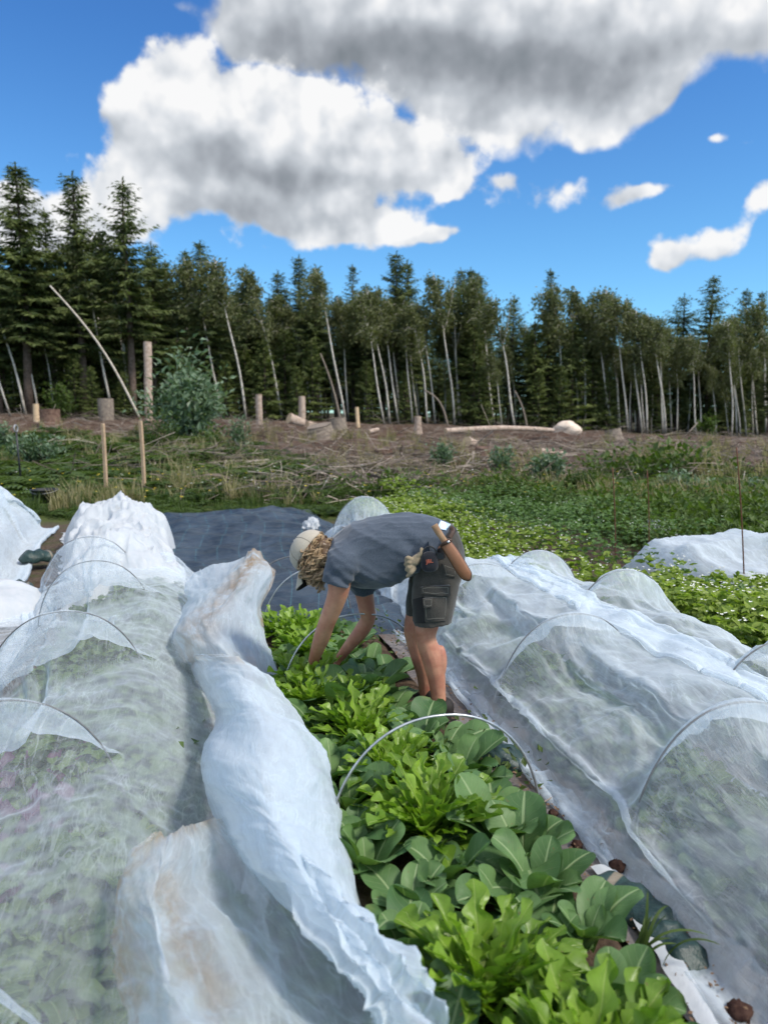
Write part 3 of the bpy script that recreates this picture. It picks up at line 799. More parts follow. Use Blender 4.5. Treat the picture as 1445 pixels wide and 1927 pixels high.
def scatter_tufts(G, protos, x, y, scale, g, z=None, tint_shift=None):
    which = g.integers(0, len(protos), len(x)); z = ground_h(x, y) if z is None else z
    for i, p in enumerate(protos):
        m = which == i
        if not m.any(): continue
        V = np.concatenate(p.V); T = np.concatenate(p.T)
        Rm = rotz(g.uniform(0, 6.28, m.sum())) * scale[m][:, None, None]
        W = np.einsum('nij,kj->nki', Rm, V) + np.stack([x[m], y[m], z[m] - .01], -1)[:, None, :]
        ts = (0 if tint_shift is None else tint_shift[m][:, None])
        t = np.clip(T[None, :] + g.normal(0, .12, m.sum())[:, None] + ts, 0, 1)
        k = len(V); off = (np.arange(m.sum()) * k)[:, None, None]
        G.add(W.reshape(-1, 3), [(f[None] + off).reshape(-1, f.shape[1]) for f in p.F], t.ravel())

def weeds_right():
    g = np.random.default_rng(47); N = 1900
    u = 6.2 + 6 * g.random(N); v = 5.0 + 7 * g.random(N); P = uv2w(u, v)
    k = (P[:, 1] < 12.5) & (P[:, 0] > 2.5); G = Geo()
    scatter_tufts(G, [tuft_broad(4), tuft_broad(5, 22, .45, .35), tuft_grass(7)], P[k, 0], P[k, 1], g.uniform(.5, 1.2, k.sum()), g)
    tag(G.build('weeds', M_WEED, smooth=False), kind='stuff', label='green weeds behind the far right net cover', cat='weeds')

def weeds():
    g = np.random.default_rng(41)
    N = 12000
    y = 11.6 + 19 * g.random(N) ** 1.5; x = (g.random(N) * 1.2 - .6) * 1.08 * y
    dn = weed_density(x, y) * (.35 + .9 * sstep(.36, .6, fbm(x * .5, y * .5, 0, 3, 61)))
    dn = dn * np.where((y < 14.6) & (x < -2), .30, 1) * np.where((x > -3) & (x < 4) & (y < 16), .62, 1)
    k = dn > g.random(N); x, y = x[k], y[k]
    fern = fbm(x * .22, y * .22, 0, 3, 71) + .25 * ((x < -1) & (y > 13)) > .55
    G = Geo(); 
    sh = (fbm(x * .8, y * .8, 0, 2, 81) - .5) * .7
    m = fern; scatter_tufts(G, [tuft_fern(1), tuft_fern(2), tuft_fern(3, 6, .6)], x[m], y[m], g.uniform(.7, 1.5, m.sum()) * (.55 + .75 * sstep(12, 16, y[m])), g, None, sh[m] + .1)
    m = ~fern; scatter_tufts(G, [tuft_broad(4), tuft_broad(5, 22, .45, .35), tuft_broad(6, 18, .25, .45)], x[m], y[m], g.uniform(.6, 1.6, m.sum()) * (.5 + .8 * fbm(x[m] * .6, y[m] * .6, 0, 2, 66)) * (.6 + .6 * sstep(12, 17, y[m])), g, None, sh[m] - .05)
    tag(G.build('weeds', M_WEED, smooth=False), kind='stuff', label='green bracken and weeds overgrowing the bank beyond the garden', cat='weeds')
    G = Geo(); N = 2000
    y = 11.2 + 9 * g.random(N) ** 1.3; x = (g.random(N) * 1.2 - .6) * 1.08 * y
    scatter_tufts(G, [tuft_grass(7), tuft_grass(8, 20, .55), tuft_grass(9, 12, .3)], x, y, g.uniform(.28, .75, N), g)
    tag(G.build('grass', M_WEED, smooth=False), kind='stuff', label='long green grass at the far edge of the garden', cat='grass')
    G = Geo(); N = 2600
    y = 11.8 + 20 * g.random(N) ** 1.4; x = (g.random(N) * 1.2 - .6) * 1.08 * y
    k = fbm(x * .4, y * .4, 0, 3, 91) > .5; x, y = x[k], y[k]
    scatter_tufts(G, [tuft_grass(17), tuft_grass(18, 20, .55)], x, y, g.uniform(.5, 1.3, len(x)), g)
    tag(G.build('dry_grass', M_STRAW, smooth=False), kind='stuff', label='dry yellow grass on the brown felled ground', cat='grass')
    # small flowers in the weeds
    for nm, mt, n, lab in (('yellow_flowers', M_FLOWY, 110, 'small yellow flowers dotted in the weeds at the left'), ('white_flowers', M_FLOWW, 60, 'small white flowers dotted in the weeds')):
        G = Geo(); y = 11.6 + 4 * g.random(n); x = (g.random(n) * .9 - .55) * y if mt is M_FLOWY else (g.random(n) * 1.1 - .5) * y
        V, Fq = quad_leaf(.8, 1)
        for q in range(4):
            a = q * 1.57 + g.uniform(0, 1, n); d = np.stack([np.cos(a), np.sin(a), .5 + 0 * a], -1)
            G.inst(V, Fq, basis(d, 0 * a) * .035, np.stack([x, y, ground_h(x, y) + .25 + .25 * ((x * 7.3) % 1)], -1))
        tag(G.build(nm, mt, smooth=False), kind='stuff', label=lab, cat='flowers')
weeds()
weeds_right()

# bushes
def bush(name, px, py_base, py_top, width_px, Dp, leaf, n, lw, label, seed, mt, stems=7, cat='bush', tb=0.0):
    g = np.random.default_rng(seed); b = base_at(px, Dp); H = height_to(b, py_top); Wd = width_px / 1392 * Dp / 2
    root = empty(name, b); tag(root, label, cat)
    S = Geo(); L = Geo(); V, Fq = quad_leaf(lw, 1.0)
    V = np.array([[0, 0, 0], [lw / 2, .4, .08], [0, 1, -.12], [-lw / 2, .4, .08]])
    for k in range(stems):
        a = g.uniform(0, 6.28); rr = Wd * g.random() ** .6 * .9; hh = H * g.uniform(.6, 1.0) * (1 - .35 * (rr / Wd) ** 2)
        s = np.linspace(0, 1, 7)
        P = np.stack([np.cos(a) * rr * s ** 1.2, np.sin(a) * rr * .8 * s ** 1.2, hh * s], -1) + g.normal(0, .03, (7, 3)) * s[:, None]
        S.add(*tube(P, np.linspace(.012, .004, 7) * (1 + H * .3), 5, False))
        m = n // stems; q = g.beta(1.6, 1.1, m) * 6; i = np.minimum(q.astype(int), 5); fr = (q - i)[:, None]
        c = P[i] * (1 - fr) + P[i + 1] * fr + g.normal(0, 1, (m, 3)) * [.2 * Wd, .2 * Wd, .11 * H]
        c[:, 2] = np.maximum(c[:, 2], .02)
        d = g.normal(0, .7, (m, 3)) + np.stack([c[:, 0] * .6 / Wd, c[:, 1] * .6 / Wd, .45 + 0 * q], -1)
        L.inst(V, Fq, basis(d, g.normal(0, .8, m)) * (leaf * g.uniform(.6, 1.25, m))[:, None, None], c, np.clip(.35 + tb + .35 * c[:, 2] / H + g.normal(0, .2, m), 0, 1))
    S.build('stems', M_BARK, root); L.build('foliage', mt, root, smooth=False)
    return root
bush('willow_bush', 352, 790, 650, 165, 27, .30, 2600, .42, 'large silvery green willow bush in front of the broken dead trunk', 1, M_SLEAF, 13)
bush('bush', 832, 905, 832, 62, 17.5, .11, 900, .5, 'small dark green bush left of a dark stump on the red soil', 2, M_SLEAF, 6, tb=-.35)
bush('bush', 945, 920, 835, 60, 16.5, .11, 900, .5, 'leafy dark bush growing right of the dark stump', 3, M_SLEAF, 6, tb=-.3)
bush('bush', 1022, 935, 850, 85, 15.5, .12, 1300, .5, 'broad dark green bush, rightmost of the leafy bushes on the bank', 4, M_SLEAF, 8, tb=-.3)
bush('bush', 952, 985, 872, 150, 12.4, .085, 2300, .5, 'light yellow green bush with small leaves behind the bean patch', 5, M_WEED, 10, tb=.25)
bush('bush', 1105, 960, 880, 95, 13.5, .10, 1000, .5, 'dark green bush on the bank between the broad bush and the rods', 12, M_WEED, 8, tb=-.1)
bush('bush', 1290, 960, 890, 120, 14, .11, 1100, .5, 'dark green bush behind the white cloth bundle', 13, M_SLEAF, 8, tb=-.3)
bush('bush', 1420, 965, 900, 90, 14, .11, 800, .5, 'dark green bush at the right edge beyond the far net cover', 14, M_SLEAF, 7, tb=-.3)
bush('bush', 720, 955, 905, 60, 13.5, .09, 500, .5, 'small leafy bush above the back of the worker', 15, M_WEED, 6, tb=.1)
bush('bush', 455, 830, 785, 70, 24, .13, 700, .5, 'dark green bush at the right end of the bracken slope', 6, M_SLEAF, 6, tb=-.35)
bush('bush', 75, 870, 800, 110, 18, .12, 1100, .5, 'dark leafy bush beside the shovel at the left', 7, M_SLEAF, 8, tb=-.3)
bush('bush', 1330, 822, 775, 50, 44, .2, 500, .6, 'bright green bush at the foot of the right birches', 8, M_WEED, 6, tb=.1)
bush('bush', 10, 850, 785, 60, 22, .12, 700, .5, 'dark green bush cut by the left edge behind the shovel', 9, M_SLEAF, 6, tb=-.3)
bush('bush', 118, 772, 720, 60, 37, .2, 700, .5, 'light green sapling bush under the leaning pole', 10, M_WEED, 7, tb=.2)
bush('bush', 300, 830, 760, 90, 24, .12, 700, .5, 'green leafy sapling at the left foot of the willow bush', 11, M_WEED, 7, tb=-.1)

# tools and timber at the far left of the garden
M_STAKE = simple('planed_stake', (.50, .36, .24), (.38, .26, .17), 10, .8, .2, .3, 40, .003)
M_BLACKPL = simple('black_plastic', (.016, .017, .02), (.03, .031, .034), 14, .42, .4, .15, 40, .002)
M_STEEL = simple('grey_metal', (.30, .31, .32), (.22, .22, .23), 20, .45, .5, .1, 60, .001)
def stake(name, base, top, w, label, cat, mt=None, group=None):
    base, top = np.asarray(base, float), np.asarray(top, float); L = np.linalg.norm(top - base)
    d = (top - base) / L; B = basis(d[None], np.array([.3]))[0]
    k = np.array([[0, 0], [1, 0], [1, 1], [0, 1]]) - .5
    st = np.array([0, .02, .5, .985, 1.0]) * L; sc = np.array([.75, 1, 1, 1, .8])
    V = np.concatenate([np.stack([k[:, 0] * w * c, np.full(4, s), k[:, 1] * w * c], -1) for s, c in zip(st, sc)])
    V[:, 0] += .35 * w * np.sin(V[:, 1] * 1.6)
    Fq = [grid_faces(5, 4, True), np.array([[3, 2, 1, 0], [16, 17, 18, 19]])]
    o = Geo().add(V @ B.T, Fq).build(name, mt or M_STAKE, None, False, [float(q) for q in base])
    return tag(o, label, cat, group)
def gpt(px, py, z=0.0):
    p = at(px, py, z); return p
b = gpt(201, 938); stake('wooden_stake', b, atd(193, 797, b[1]), .055, 'upright bare wooden stake, left one of the two in the weeds', 'stake')
b = gpt(273, 938); stake('wooden_stake', b, atd(264, 792, b[1]), .055, 'upright bare wooden stake, right one of the two in the weeds', 'stake')
a = gpt(108, 938, .06); b = gpt(245, 934, .06); stake('wooden_lath', a, b, .045, 'thin wooden lath lying in the grass right of the black bucket', 'lath')
a = gpt(190, 944, .10); b = gpt(356, 971, .03); stake('wooden_lath', a, b, .05, 'long wooden lath lying slanted behind the dark blue sheet', 'lath')
b = gpt(232, 938, .04); c = gpt(280, 938, .04); stake('wooden_lath', b, c, .06, 'short grey board lying between the two upright stakes', 'lath', M_WOODGREY)

def bucket():
    c = gpt(86, 952); r = 24 / 1392 * c[1]; h = .30
    root = empty('bucket', c); tag(root, 'black plastic bucket standing in the grass left of the laths', 'bucket')
    prof = [(0, .0), (.74, .0), (.78, .02), (.97, 1), (1.06, 1), (1.06, .94), (.99, .93)]
    a = np.arange(28) / 28 * 6.2832
    V = np.concatenate([np.stack([np.cos(a) * r * q, np.sin(a) * r * q, np.full(28, z * h)], -1) for q, z in prof] + [np.stack([np.cos(a) * r * q, np.sin(a) * r * q, np.full(28, z * h)], -1) for q, z in [(.94, .97), (.75, .06), (0.0, .05)]])
    order = [6, 5, 4, 3]
    rings = [0, 1, 2, 3, 5, 4, 7, 8, 9]
    Fq = []
    j = np.arange(28)
    for p, q in zip(rings[:-1], rings[1:]): Fq.append(np.stack([p * 28 + j, p * 28 + (j + 1) % 28, q * 28 + (j + 1) % 28, q * 28 + j], -1))
    Geo().add(V, Fq).build('body', M_BLACKPL, root)
    s = np.linspace(0, math.pi, 14)
    Geo().add(*tube(np.stack([np.cos(s) * r * 1.05, -np.sin(s) * r * .9, h * .97 - np.sin(s) * .06], -1), .006, 6)).build('handle', M_STEEL, root)
bucket()

def shovel():
    b = gpt(42, 925); t = atd(30, 800, b[1]); L = np.linalg.norm(t - b); d = (t - b) / L
    root = empty('shovel', b); tag(root, 'long black shovel with a grey D handle stuck upright at the far left', 'shovel')
    root.rotation_euler = Vector(d).to_track_quat('Z', 'Y').to_euler()
    Geo().add(*tube([[0, 0, .1], [0, 0, L * .5], [0, 0, L - .13]], [.024, .02, .02], 8)).build('shaft', M_BLACKPL, root)
    s = np.linspace(-.9, math.pi + .9, 16); hp = np.stack([.075 * np.cos(s), 0 * s, L - .07 + .07 * np.sin(s)], -1)
    hp = np.concatenate([[[0, 0, L - .15]], hp, [[0, 0, L - .15]]])
    Geo().add(*tube(hp, .016, 7)).build('handle', M_STEEL, root)
    z = np.linspace(-.22, .12, 7); w = np.array([.02, .07, .095, .105, .11, .11, .10])
    V = np.concatenate([np.stack([w * q, .03 * (abs(q) ** 2) * np.ones(7), z], -1) for q in (-1, -.5, 0, .5, 1)] + [np.stack([w * q, .03 * (abs(q) ** 2) * np.ones(7) - .005, z], -1) for q in (-1, -.5, 0, .5, 1)])
    f = grid_faces(5, 7); Geo().add(V, [f, f[:, ::-1] + 35]).build('blade', M_STEEL, root)
shovel()
# rusty rods marking the rows at the right
M_RUST = simple('rusty_iron', (.16, .065, .04), (.09, .045, .03), 30, .8, .2, .4, 80, .001)
for px0, py0, px1, py1, lab in [(1400, 1120, 1385, 842, 'tall rusty iron rod standing in the bean patch, the nearest at the right'), (1220, 1040, 1217, 885, 'thin rusty rod standing in front of the white cloth bundle'), (1157, 1065, 1152, 880, 'thin rusty rod standing among bean plants left of the cloth bundle')]:
    b = at(px0, py0, .12); stem('iron_rod', b, atd(px1, py1, b[1]), .006, .005, M_RUST, lab, 'rod', 0, .01)
# ------------------------------------------------------------------ insect nets: cloth draped by a small position based solver
def net_mat(name, a0=.30, a1=.62, pw=1.6, col=(.75, .84, .91), dirt=0.0, streak=.22, rot=.5, sc=(1.0, 5.0)):
    """Fine white mesh: a thin weave that hides more the more slantwise light meets it."""
    def fn(t):
        u = t.uv()
        m = t.mapping(u, rot=(0, 0, rot), scale=(sc[0], sc[1], 1))
        n1 = t.noise(m, 3.0, 6, .62, .6); n2 = t.noise(t.mapping(u, rot=(0, 0, -rot * .6), scale=(sc[0] * 2, sc[1] * 1.6, 1)), 7, 6, .65, .8); n3 = t.noise(u, 2.2, 4)
        weave = t.noise(t.mapping(u, scale=(1, 60, 1)), 12, 2, .5) * .5 + t.noise(t.mapping(u, scale=(60, 1, 1)), 12, 2, .5) * .5
        h = n1 * .6 + n2 * .4
        f = t.x(t.n('ShaderNodeLayerWeight', Blend=.5).outputs['Facing'])
        line = lambda q, w: ((q - .5).abs()).step(w, 0.0)
        cr = line(t.noise(t.mapping(u, rot=(0, 0, rot + .25), scale=(sc[0] * .9, sc[1] * .8, 1)), 2.6, 3, .55, .9), .028).max(line(t.noise(t.mapping(u, rot=(0, 0, rot - .5), scale=(sc[0] * 1.2, sc[1], 1)), 4.2, 3, .5, .6), .022) * .7)
        op = (f ** pw) * a1 + a0 + (h.step(.40, .66) - .5) * streak + (weave - .5) * .26 + cr * .15 * n3.step(.35, .6)
        op = op.max(.06).min(.97)
        c = t.mix(n3.step(.4, .7) * .3, col, (.70, .80, .84))
        if dirt:
            dn = t.noise(u, 5.5, 6, .7)
            c = t.mix((t.attr('tint') * dn.step(.30, .62)) * dirt, c, (.50, .36, .22))
        nrm = t.bump(h, .55, .02)
        d = t.n('ShaderNodeBsdfDiffuse', Color=c, Normal=nrm)
        tr = t.n('ShaderNodeBsdfTranslucent', Color=c, Normal=nrm)
        gl = t.n('ShaderNodeBsdfGlossy', Color=(1, 1, 1), Roughness=.42, Normal=nrm)
        s1 = t.n('ShaderNodeMixShader', **{'0': .42, '1': d, '2': tr})
        s2 = t.n('ShaderNodeMixShader', **{'0': .05, '1': s1, '2': gl})
        return t.n('ShaderNodeMixShader', **{'0': op, '1': t.n('ShaderNodeBsdfTransparent'), '2': s2})
    return mat(name, fn)

def _pairs(a, ax, di):
    """Index slices of disjoint pairs di apart along axis ax."""
    for k in range(2 * di):
        A = [slice(None)] * 3; B = [slice(None)] * 3
        n = len(range(k + di, a.shape[ax], 2 * di))
        if n == 0: continue
        A[ax] = slice(k, k + 2 * di * n, 2 * di); B[ax] = slice(k + di, None, 2 * di)
        yield tuple(A), tuple(B)

def solve(x, W, rest_u, rest_v, collide, steps, iters, bend=.12, grav=9.8, damp=.985, dt=1 / 60.):
    v = np.zeros_like(x)
    rs = math.hypot(rest_u, rest_v)
    def proj(a, b, wa, wb, L, kext, kcmp):
        d = b - a; l = np.sqrt((d * d).sum(-1, keepdims=True)) + 1e-9
        c = (l - L) / l
        c = np.where(c > 0, c * kext, c * kcmp)
        ws = wa + wb; ws = np.where(ws == 0, 1, ws)
        q = d * (c / ws)
        a += q * wa; b -= q * wb
    cu = list(_pairs(x, 0, 1)); cv = list(_pairs(x, 1, 1)); bu = list(_pairs(x, 0, 2)); bv = list(_pairs(x, 1, 2))
    for st in range(steps):
        v[..., 2] -= grav * dt; v *= damp
        p = x.copy()
        x += v * dt * (W > 0)
        for it in range(iters):
            for A, B in cu: proj(x[A], x[B], W[A], W[B], rest_u, 1, .35)
            for A, B in cv: proj(x[A], x[B], W[A], W[B], rest_v, 1, .35)
            for A, B in cu:
                proj(x[A][:, :-1], x[B][:, 1:], W[A][:, :-1], W[B][:, 1:], rs, .5, .1)
                proj(x[A][:, 1:], x[B][:, :-1], W[A][:, 1:], W[B][:, :-1], rs, .5, .1)
            for A, B in bu: proj(x[A], x[B], W[A], W[B], 2 * rest_u, 0, bend)
            for A, B in bv: proj(x[A], x[B], W[A], W[B], 2 * rest_v, 0, bend)
            collide(x, p)
        v = (x - p) / dt
        sp = np.linalg.norm(v, axis=-1, keepdims=True); v *= np.minimum(1, 3.0 / (sp + 1e-6))
    return x

def refine(x):
    a, b, c = x.shape
    y = np.empty((2 * a - 1, b, c)); y[::2] = x; y[1::2] = (x[1:] + x[:-1]) / 2
    z = np.empty((2 * a - 1, 2 * b - 1, c)); z[:, ::2] = y; z[:, 1::2] = (y[:, 1:] + y[:, :-1]) / 2
    return z

def drape(u0, u1, hoops, width, vc, res=.06, slack_u=1.06, slack_v=1.05, seed=0, veg=.30, vegw=.36, skirt=(.0, .0), shift=0.0, edge_z=.02, ramp=0.0, rmp=(-.42, .10), ends=(0, 0), fine=True):
    """Net over hoops [(u, v, half width, height)], in row coordinates (u, v, z)."""
    g = np.random.default_rng(seed)
    hoops = np.array(hoops)
    nu = int((u1 - u0) / res * slack_u) + 1; nv = int(width / res) + 1
    ru = res; rv = res
    uu = np.linspace(u0, u1, nu); s = (np.arange(nv) - (nv - 1) / 2) * res / slack_v + shift
    vcu = np.interp(uu, hoops[:, 0], hoops[:, 1]); hw = np.interp(uu, hoops[:, 0], hoops[:, 2]).mean(); hh = np.interp(uu, hoops[:, 0], hoops[:, 3])
    # start as an arch a little above the hoops
    th = np.linspace(0, math.pi, 200); e = np.stack([-np.cos(th) * (hw + .03), np.sin(th) * (hh.mean() + .05)], -1)
    al = np.concatenate([[0], np.cumsum(np.linalg.norm(np.diff(e, axis=0), axis=1))]); half = al[-1] / 2
    x = np.zeros((nu, nv, 3))
    sv = np.interp(s + half, al, e[:, 0]); sz = np.interp(s + half, al, e[:, 1])
    sv = np.where(s < -half, -(hw + .03) + (s + half), sv); sv = np.where(s > half, (hw + .03) + (s - half), sv)
    x[..., 0] = uu[:, None]; x[..., 1] = vcu[:, None] + sv[None]; x[..., 2] = np.maximum(sz[None] * (hh[:, None] / hh.mean()), .03)
    x += (fbm(x[..., 0] * 3.5, x[..., 1] * 3.5, 0, 3, seed)[..., None] - .5) * np.array([.03, .03, .10])
    x += g.normal(0, .004, x.shape)
    rk = sstep(6.4, 5.4, uu)[:, None] if rmp[0] > 0 else 1.0
    def collide(x, p):
        for hu, hv, a, h in hoops:
            i0, i1 = np.searchsorted(x[:, nvm(x), 0], [hu - 1.1 * lim[0], hu + 1.1 * lim[0]])
            i0, i1 = max(i0 - 3, 0), min(i1 + 3, len(x))
            q = x[i0:i1]; near = np.abs(q[..., 0] - hu) < lim[0] * .75
            dv = (q[..., 1] - hv) / (a + .007); dz = np.maximum(q[..., 2], 0) / (h + .007)
            r = np.sqrt(dv ** 2 + dz ** 2)
            m = near & (r < 1)
            if m.any():
                k = 1 / np.maximum(r[m], .2)
                q[m, 1] = hv + (q[m, 1] - hv) * k; q[m, 2] = np.maximum(q[m, 2], 0) * k
                pp = p[i0:i1]
                q[m] += (pp[m] - q[m]) * np.array([.55, .35, .0])
        zf = .03 + veg * np.clip(1 - ((x[..., 1] - vcx(x)) / vegw) ** 2, 0, 1) ** .5 * (.75 + .5 * vn)
        if ramp: zf = np.maximum(zf, .05 + ramp * (rk if np.isscalar(rk) else sstep(6.4, 5.4, x[..., 0])) * sstep(rmp[1], rmp[0], x[..., 1]) * (x[..., 1] > vcx(x)) * (.88 + .24 * vn))
        m = x[..., 2] < zf
        if m.any():
            x[..., 2] = np.where(m, zf, x[..., 2])
            f = m[..., None] * np.array([.7, .7, 0])
            x += (p - x) * f
    nvm = lambda x: x.shape[1] // 2
    vcx = lambda x: np.interp(x[..., 0], hoops[:, 0], hoops[:, 1])
    W = np.ones((nu, nv, 1)); W[:, 0] = 0; W[:, -1] = 0
    x[:, 0, 1] += skirt[0] + .06 * (fbm(uu * 2.5, 0, 0, 3, seed + 5) - .5); x[:, -1, 1] += skirt[1] + .06 * (fbm(uu * 2.5, 3, 0, 3, seed + 6) - .5)
    x[:, 0, 2] = .03; x[:, -1, 2] = .03 + (edge_z - .03) * (sstep(6.6, 5.6, uu) if rmp[0] > 0 else 1)
    for i, e_ in ((0, ends[0]), (-1, ends[1])):
        if e_: W[i] = 0; x[i, :, 2] = .03; x[i, :, 1] = vcu[i] + sv * e_
    lim = [res]
    vn = fbm(x[..., 0] * 3, x[..., 1] * 3, 0, 3, seed + 9)
    x = solve(x, W, ru, rv, collide, 90, 7)
    if fine:
        x = refine(x); W2 = np.ones(x.shape[:2] + (1,)); W2[:, 0] = 0; W2[:, -1] = 0
        if ends[0]: W2[0] = 0
        if ends[1]: W2[-1] = 0
        x += (fbm(x[..., 0] * 14, x[..., 1] * 14, 0, 2, seed + 3)[..., None] - .5) * W2 * np.array([.006, .006, .018])
        lim[0] = res * .6; vn = fbm(x[..., 0] * 3, x[..., 1] * 3, 0, 3, seed + 9)
        x = solve(x, W2, ru / 2, rv / 2, collide, 26, 7, bend=.05, damp=.93)
    return x

def grid_normals(Xg):
    a = np.gradient(Xg, axis=0); b = np.gradient(Xg, axis=1); n = np.cross(a, b)
    n /= np.linalg.norm(n, axis=-1, keepdims=True) + 1e-9
    return np.where(n[..., 2:3] < 0, -n, n)

def ridged(u, v, seed, o=3):
    r = 0; a = 1; f = 1; t = 0
    for k in range(o):
        r = r + a * (1 - np.abs(2 * vnoise(u * f, v * f, 0, seed + k) - 1)) ** 2; t += a; a *= .5; f *= 2.1
    return r / t

def outward(Xg, drop=.12):
    """Grid normals pointing away from a line below the middle of each row."""
    a = np.gradient(Xg, axis=0); b = np.gradient(Xg, axis=1); n = np.cross(a, b); n /= np.linalg.norm(n, axis=-1, keepdims=True) + 1e-9
    c = Xg.mean(1, keepdims=True) - np.array([0, 0, drop])
    sg = np.sign((n * (Xg - c)).sum(-1).mean())
    return n * sg

def wrinkle(x, hoops, amp, diag, seed):
    """Small creases pressed into the draped cloth, dying out where it is stretched over a hoop."""
    a, b = x.shape[:2]; n = grid_normals(x)
    s = np.concatenate([[0], np.cumsum(np.linalg.norm(np.diff(x[:, b // 2], axis=0), axis=1))])[:, None]; t = np.concatenate([[0], np.cumsum(np.linalg.norm(np.diff(x[a // 2], axis=0), axis=1))])[None]
    m = 1.0
    for h in hoops: m = m * (1 - .8 * np.exp(-((x[..., 0] - h[0]) / .09) ** 2))
    w = fbm(s * 1.6, t * 1.6, 0, 3, seed) * 1.2
    f = (ridged(s * 1.3 + diag * t * 1.7 + w, t * 4.2 - diag * s * 2.0 + w, seed + 1, 4) - .42) * 1.0 + (ridged(s * 4.5 + w * 2, t * 1.4 - s * 1.2 + w, seed + 2, 3) - .42) * .7
    k = .45 + 1.1 * sstep(.35, .65, fbm(s * 1.1, t * 1.3, 0, 2, seed + 7))
    return x + n * (amp * f * m * k)[..., None]

def smooth_up(x, k=2):
    """Catmull-Rom refine of a grid."""
    y = spline(x, (x.shape[0] - 1) * k + 1)
    return spline(y.swapaxes(0, 1), (x.shape[1] - 1) * k + 1).swapaxes(0, 1)

def net_object(name, x, mt, label, cat='net', tint=0.0, group=None, world=False, up=1, uvs=1.0):
    if up > 1: x = smooth_up(x, up)
    a, b = x.shape[:2]
    V = x.reshape(-1, 3) if world else uv2w(x[..., 0], x[..., 1], x[..., 2]).reshape(-1, 3)
    du = np.concatenate([[0], np.cumsum(np.linalg.norm(np.diff(x[:, b // 2], axis=0), axis=1))]); dv = np.concatenate([[0], np.cumsum(np.linalg.norm(np.diff(x[a // 2], axis=0), axis=1))])
    U = np.stack(np.meshgrid(du, dv, indexing='ij'), -1).reshape(-1, 2) * uvs
    c = V.mean(0); c[2] = 0
    T = np.broadcast_to(tint, (a, b)).reshape(-1) if not np.isscalar(tint) else tint
    o = Geo().add(V - c, grid_faces(a, b), T, U).build(name, mt, None, True, [float(q) for q in c])
    return tag(o, label, cat, group)

M_HOOP = simple('galvanised_rod', (.55, .57, .58), (.38, .40, .41), 30, .32, .6, Metallic=.75)
M_HOOPD = simple('dull_grey_rod', (.10, .105, .11), (.16, .165, .17), 30, .5, .4)
def hoop(u, v, hw, h, label, group, r=.0036, tilt=0.0, skew=0.0):
    th = np.linspace(-.03, math.pi + .03, 40)
    vv = hw * np.sign(np.cos(th)) * np.abs(np.cos(th)) ** .92; z = h * np.abs(np.sin(th)) ** .92 * np.sign(np.sin(th) + 1e-9)
    z[0] = z[-1] = -.1
    P = np.stack([u + tilt * z + skew * vv, v + vv, z], -1)
    W = uv2w(P[:, 0], P[:, 1], P[:, 2]); c = uv2w(u, v, 0)
    o = Geo().add(*tube(W - c, r, 8)).build('hoop', M_HOOP if 'bare' in label else M_HOOPD, None, True, [float(q) for q in c])
    return tag(o, label, 'hoop', group)

VA, VB, VL, VM = 1.80, 2.62, -.74, .80
A_H = [(.9, VA, .42, .58), (2.12, VA, .42, .60), (3.38, VA + .02, .42, .58), (4.75, VA + .04, .42, .57), (6.0, VA + .03, .42, .58), (7.2, VA, .42, .60), (8.3, VA - .02, .40, .66)]
B_H = [(1.5, VB, .42, .58), (2.78, VB - .03, .42, .57), (4.2, VB, .40, .60), (5.1, VB - .18, .38, .57)]
L_H = [(1.55, VL - .02, .42, .56), (2.80, VL, .42, .58), (4.05, VL, .42, .58), (5.5, VL - .04, .40, .57), (6.55, VL - .22, .40, .58)]
M_NETR = net_mat('net_right_tunnel', .28, .64, 1.4, streak=.13, rot=.7, sc=(1.2, 5))
M_NETL = net_mat('net_left_tunnel', .17, .70, 1.8, streak=.12, rot=1.3, sc=(1.2, 6))
M_NETM = net_mat('net_rolled', .44, .42, 1.2, dirt=1.0, streak=.10, rot=.3, sc=(1.2, 5))
M_NETF = net_mat('net_flap', .33, .5, 1.2, dirt=1.0, streak=.14, rot=.9, sc=(1.2, 4))

Q = NETQ
xa = drape(.55, 8.75, A_H, 2.30, VA, Q, 1.036, 1.06, 3, veg=.30, vegw=.44, shift=.16, edge_z=.34, ramp=.40, rmp=(2.3, 3.0), skirt=(.09, -.38), fine=NETFINE)
xa = wrinkle(smooth_up(xa, 2), A_H, .022, 0.7, 101)
net_object('insect_net', xa, M_NETR, 'long translucent white net draped over the hoops right of the path and the worker', up=1)
xb = drape(1.1, 5.6, B_H, 2.05, VB, Q * 1.2, 1.03, 1.05, 4, veg=.38, vegw=.44, fine=NETFINE)
xb = wrinkle(smooth_up(xb, 2), B_H, .022, 0.6, 102)
net_object('insect_net', xb, M_NETR, 'translucent white net over the hoops next to the yellow green bean patch', up=1)
xl = drape(.75, 7.0, L_H, 2.46, VL, Q, 1.052, 1.05, 8, veg=.20, vegw=.44, shift=.12, edge_z=.17, ramp=.27, skirt=(-.05, .02), fine=NETFINE)
xl = wrinkle(smooth_up(xl, 2), L_H, .026, 1.2, 103)
net_object('insect_net', xl, M_NETL, 'thin see through white net over the hoops at the left front, plants showing through', up=1)
for i, (u, v, a, h) in enumerate(A_H[1:]): hoop(u, v, a, h, ['nearest hoop under the right net, its arch showing beside the right edge', 'second hoop under the right net, level with the worker\'s feet'][i] if i < 2 else 'hidden hoop holding up the far part of the right net behind the worker', 'hoops of the right tunnel')
for i, (u, v, a, h) in enumerate(B_H[1:]): hoop(u, v, a, h, ['hoop under the net by the bean patch, at the right edge', 'hoop under the tall rounded hump of net by the bean patch', 'farthest hoop under the net by the bean patch, behind the worker'][i], 'hoops of the bean side tunnel')
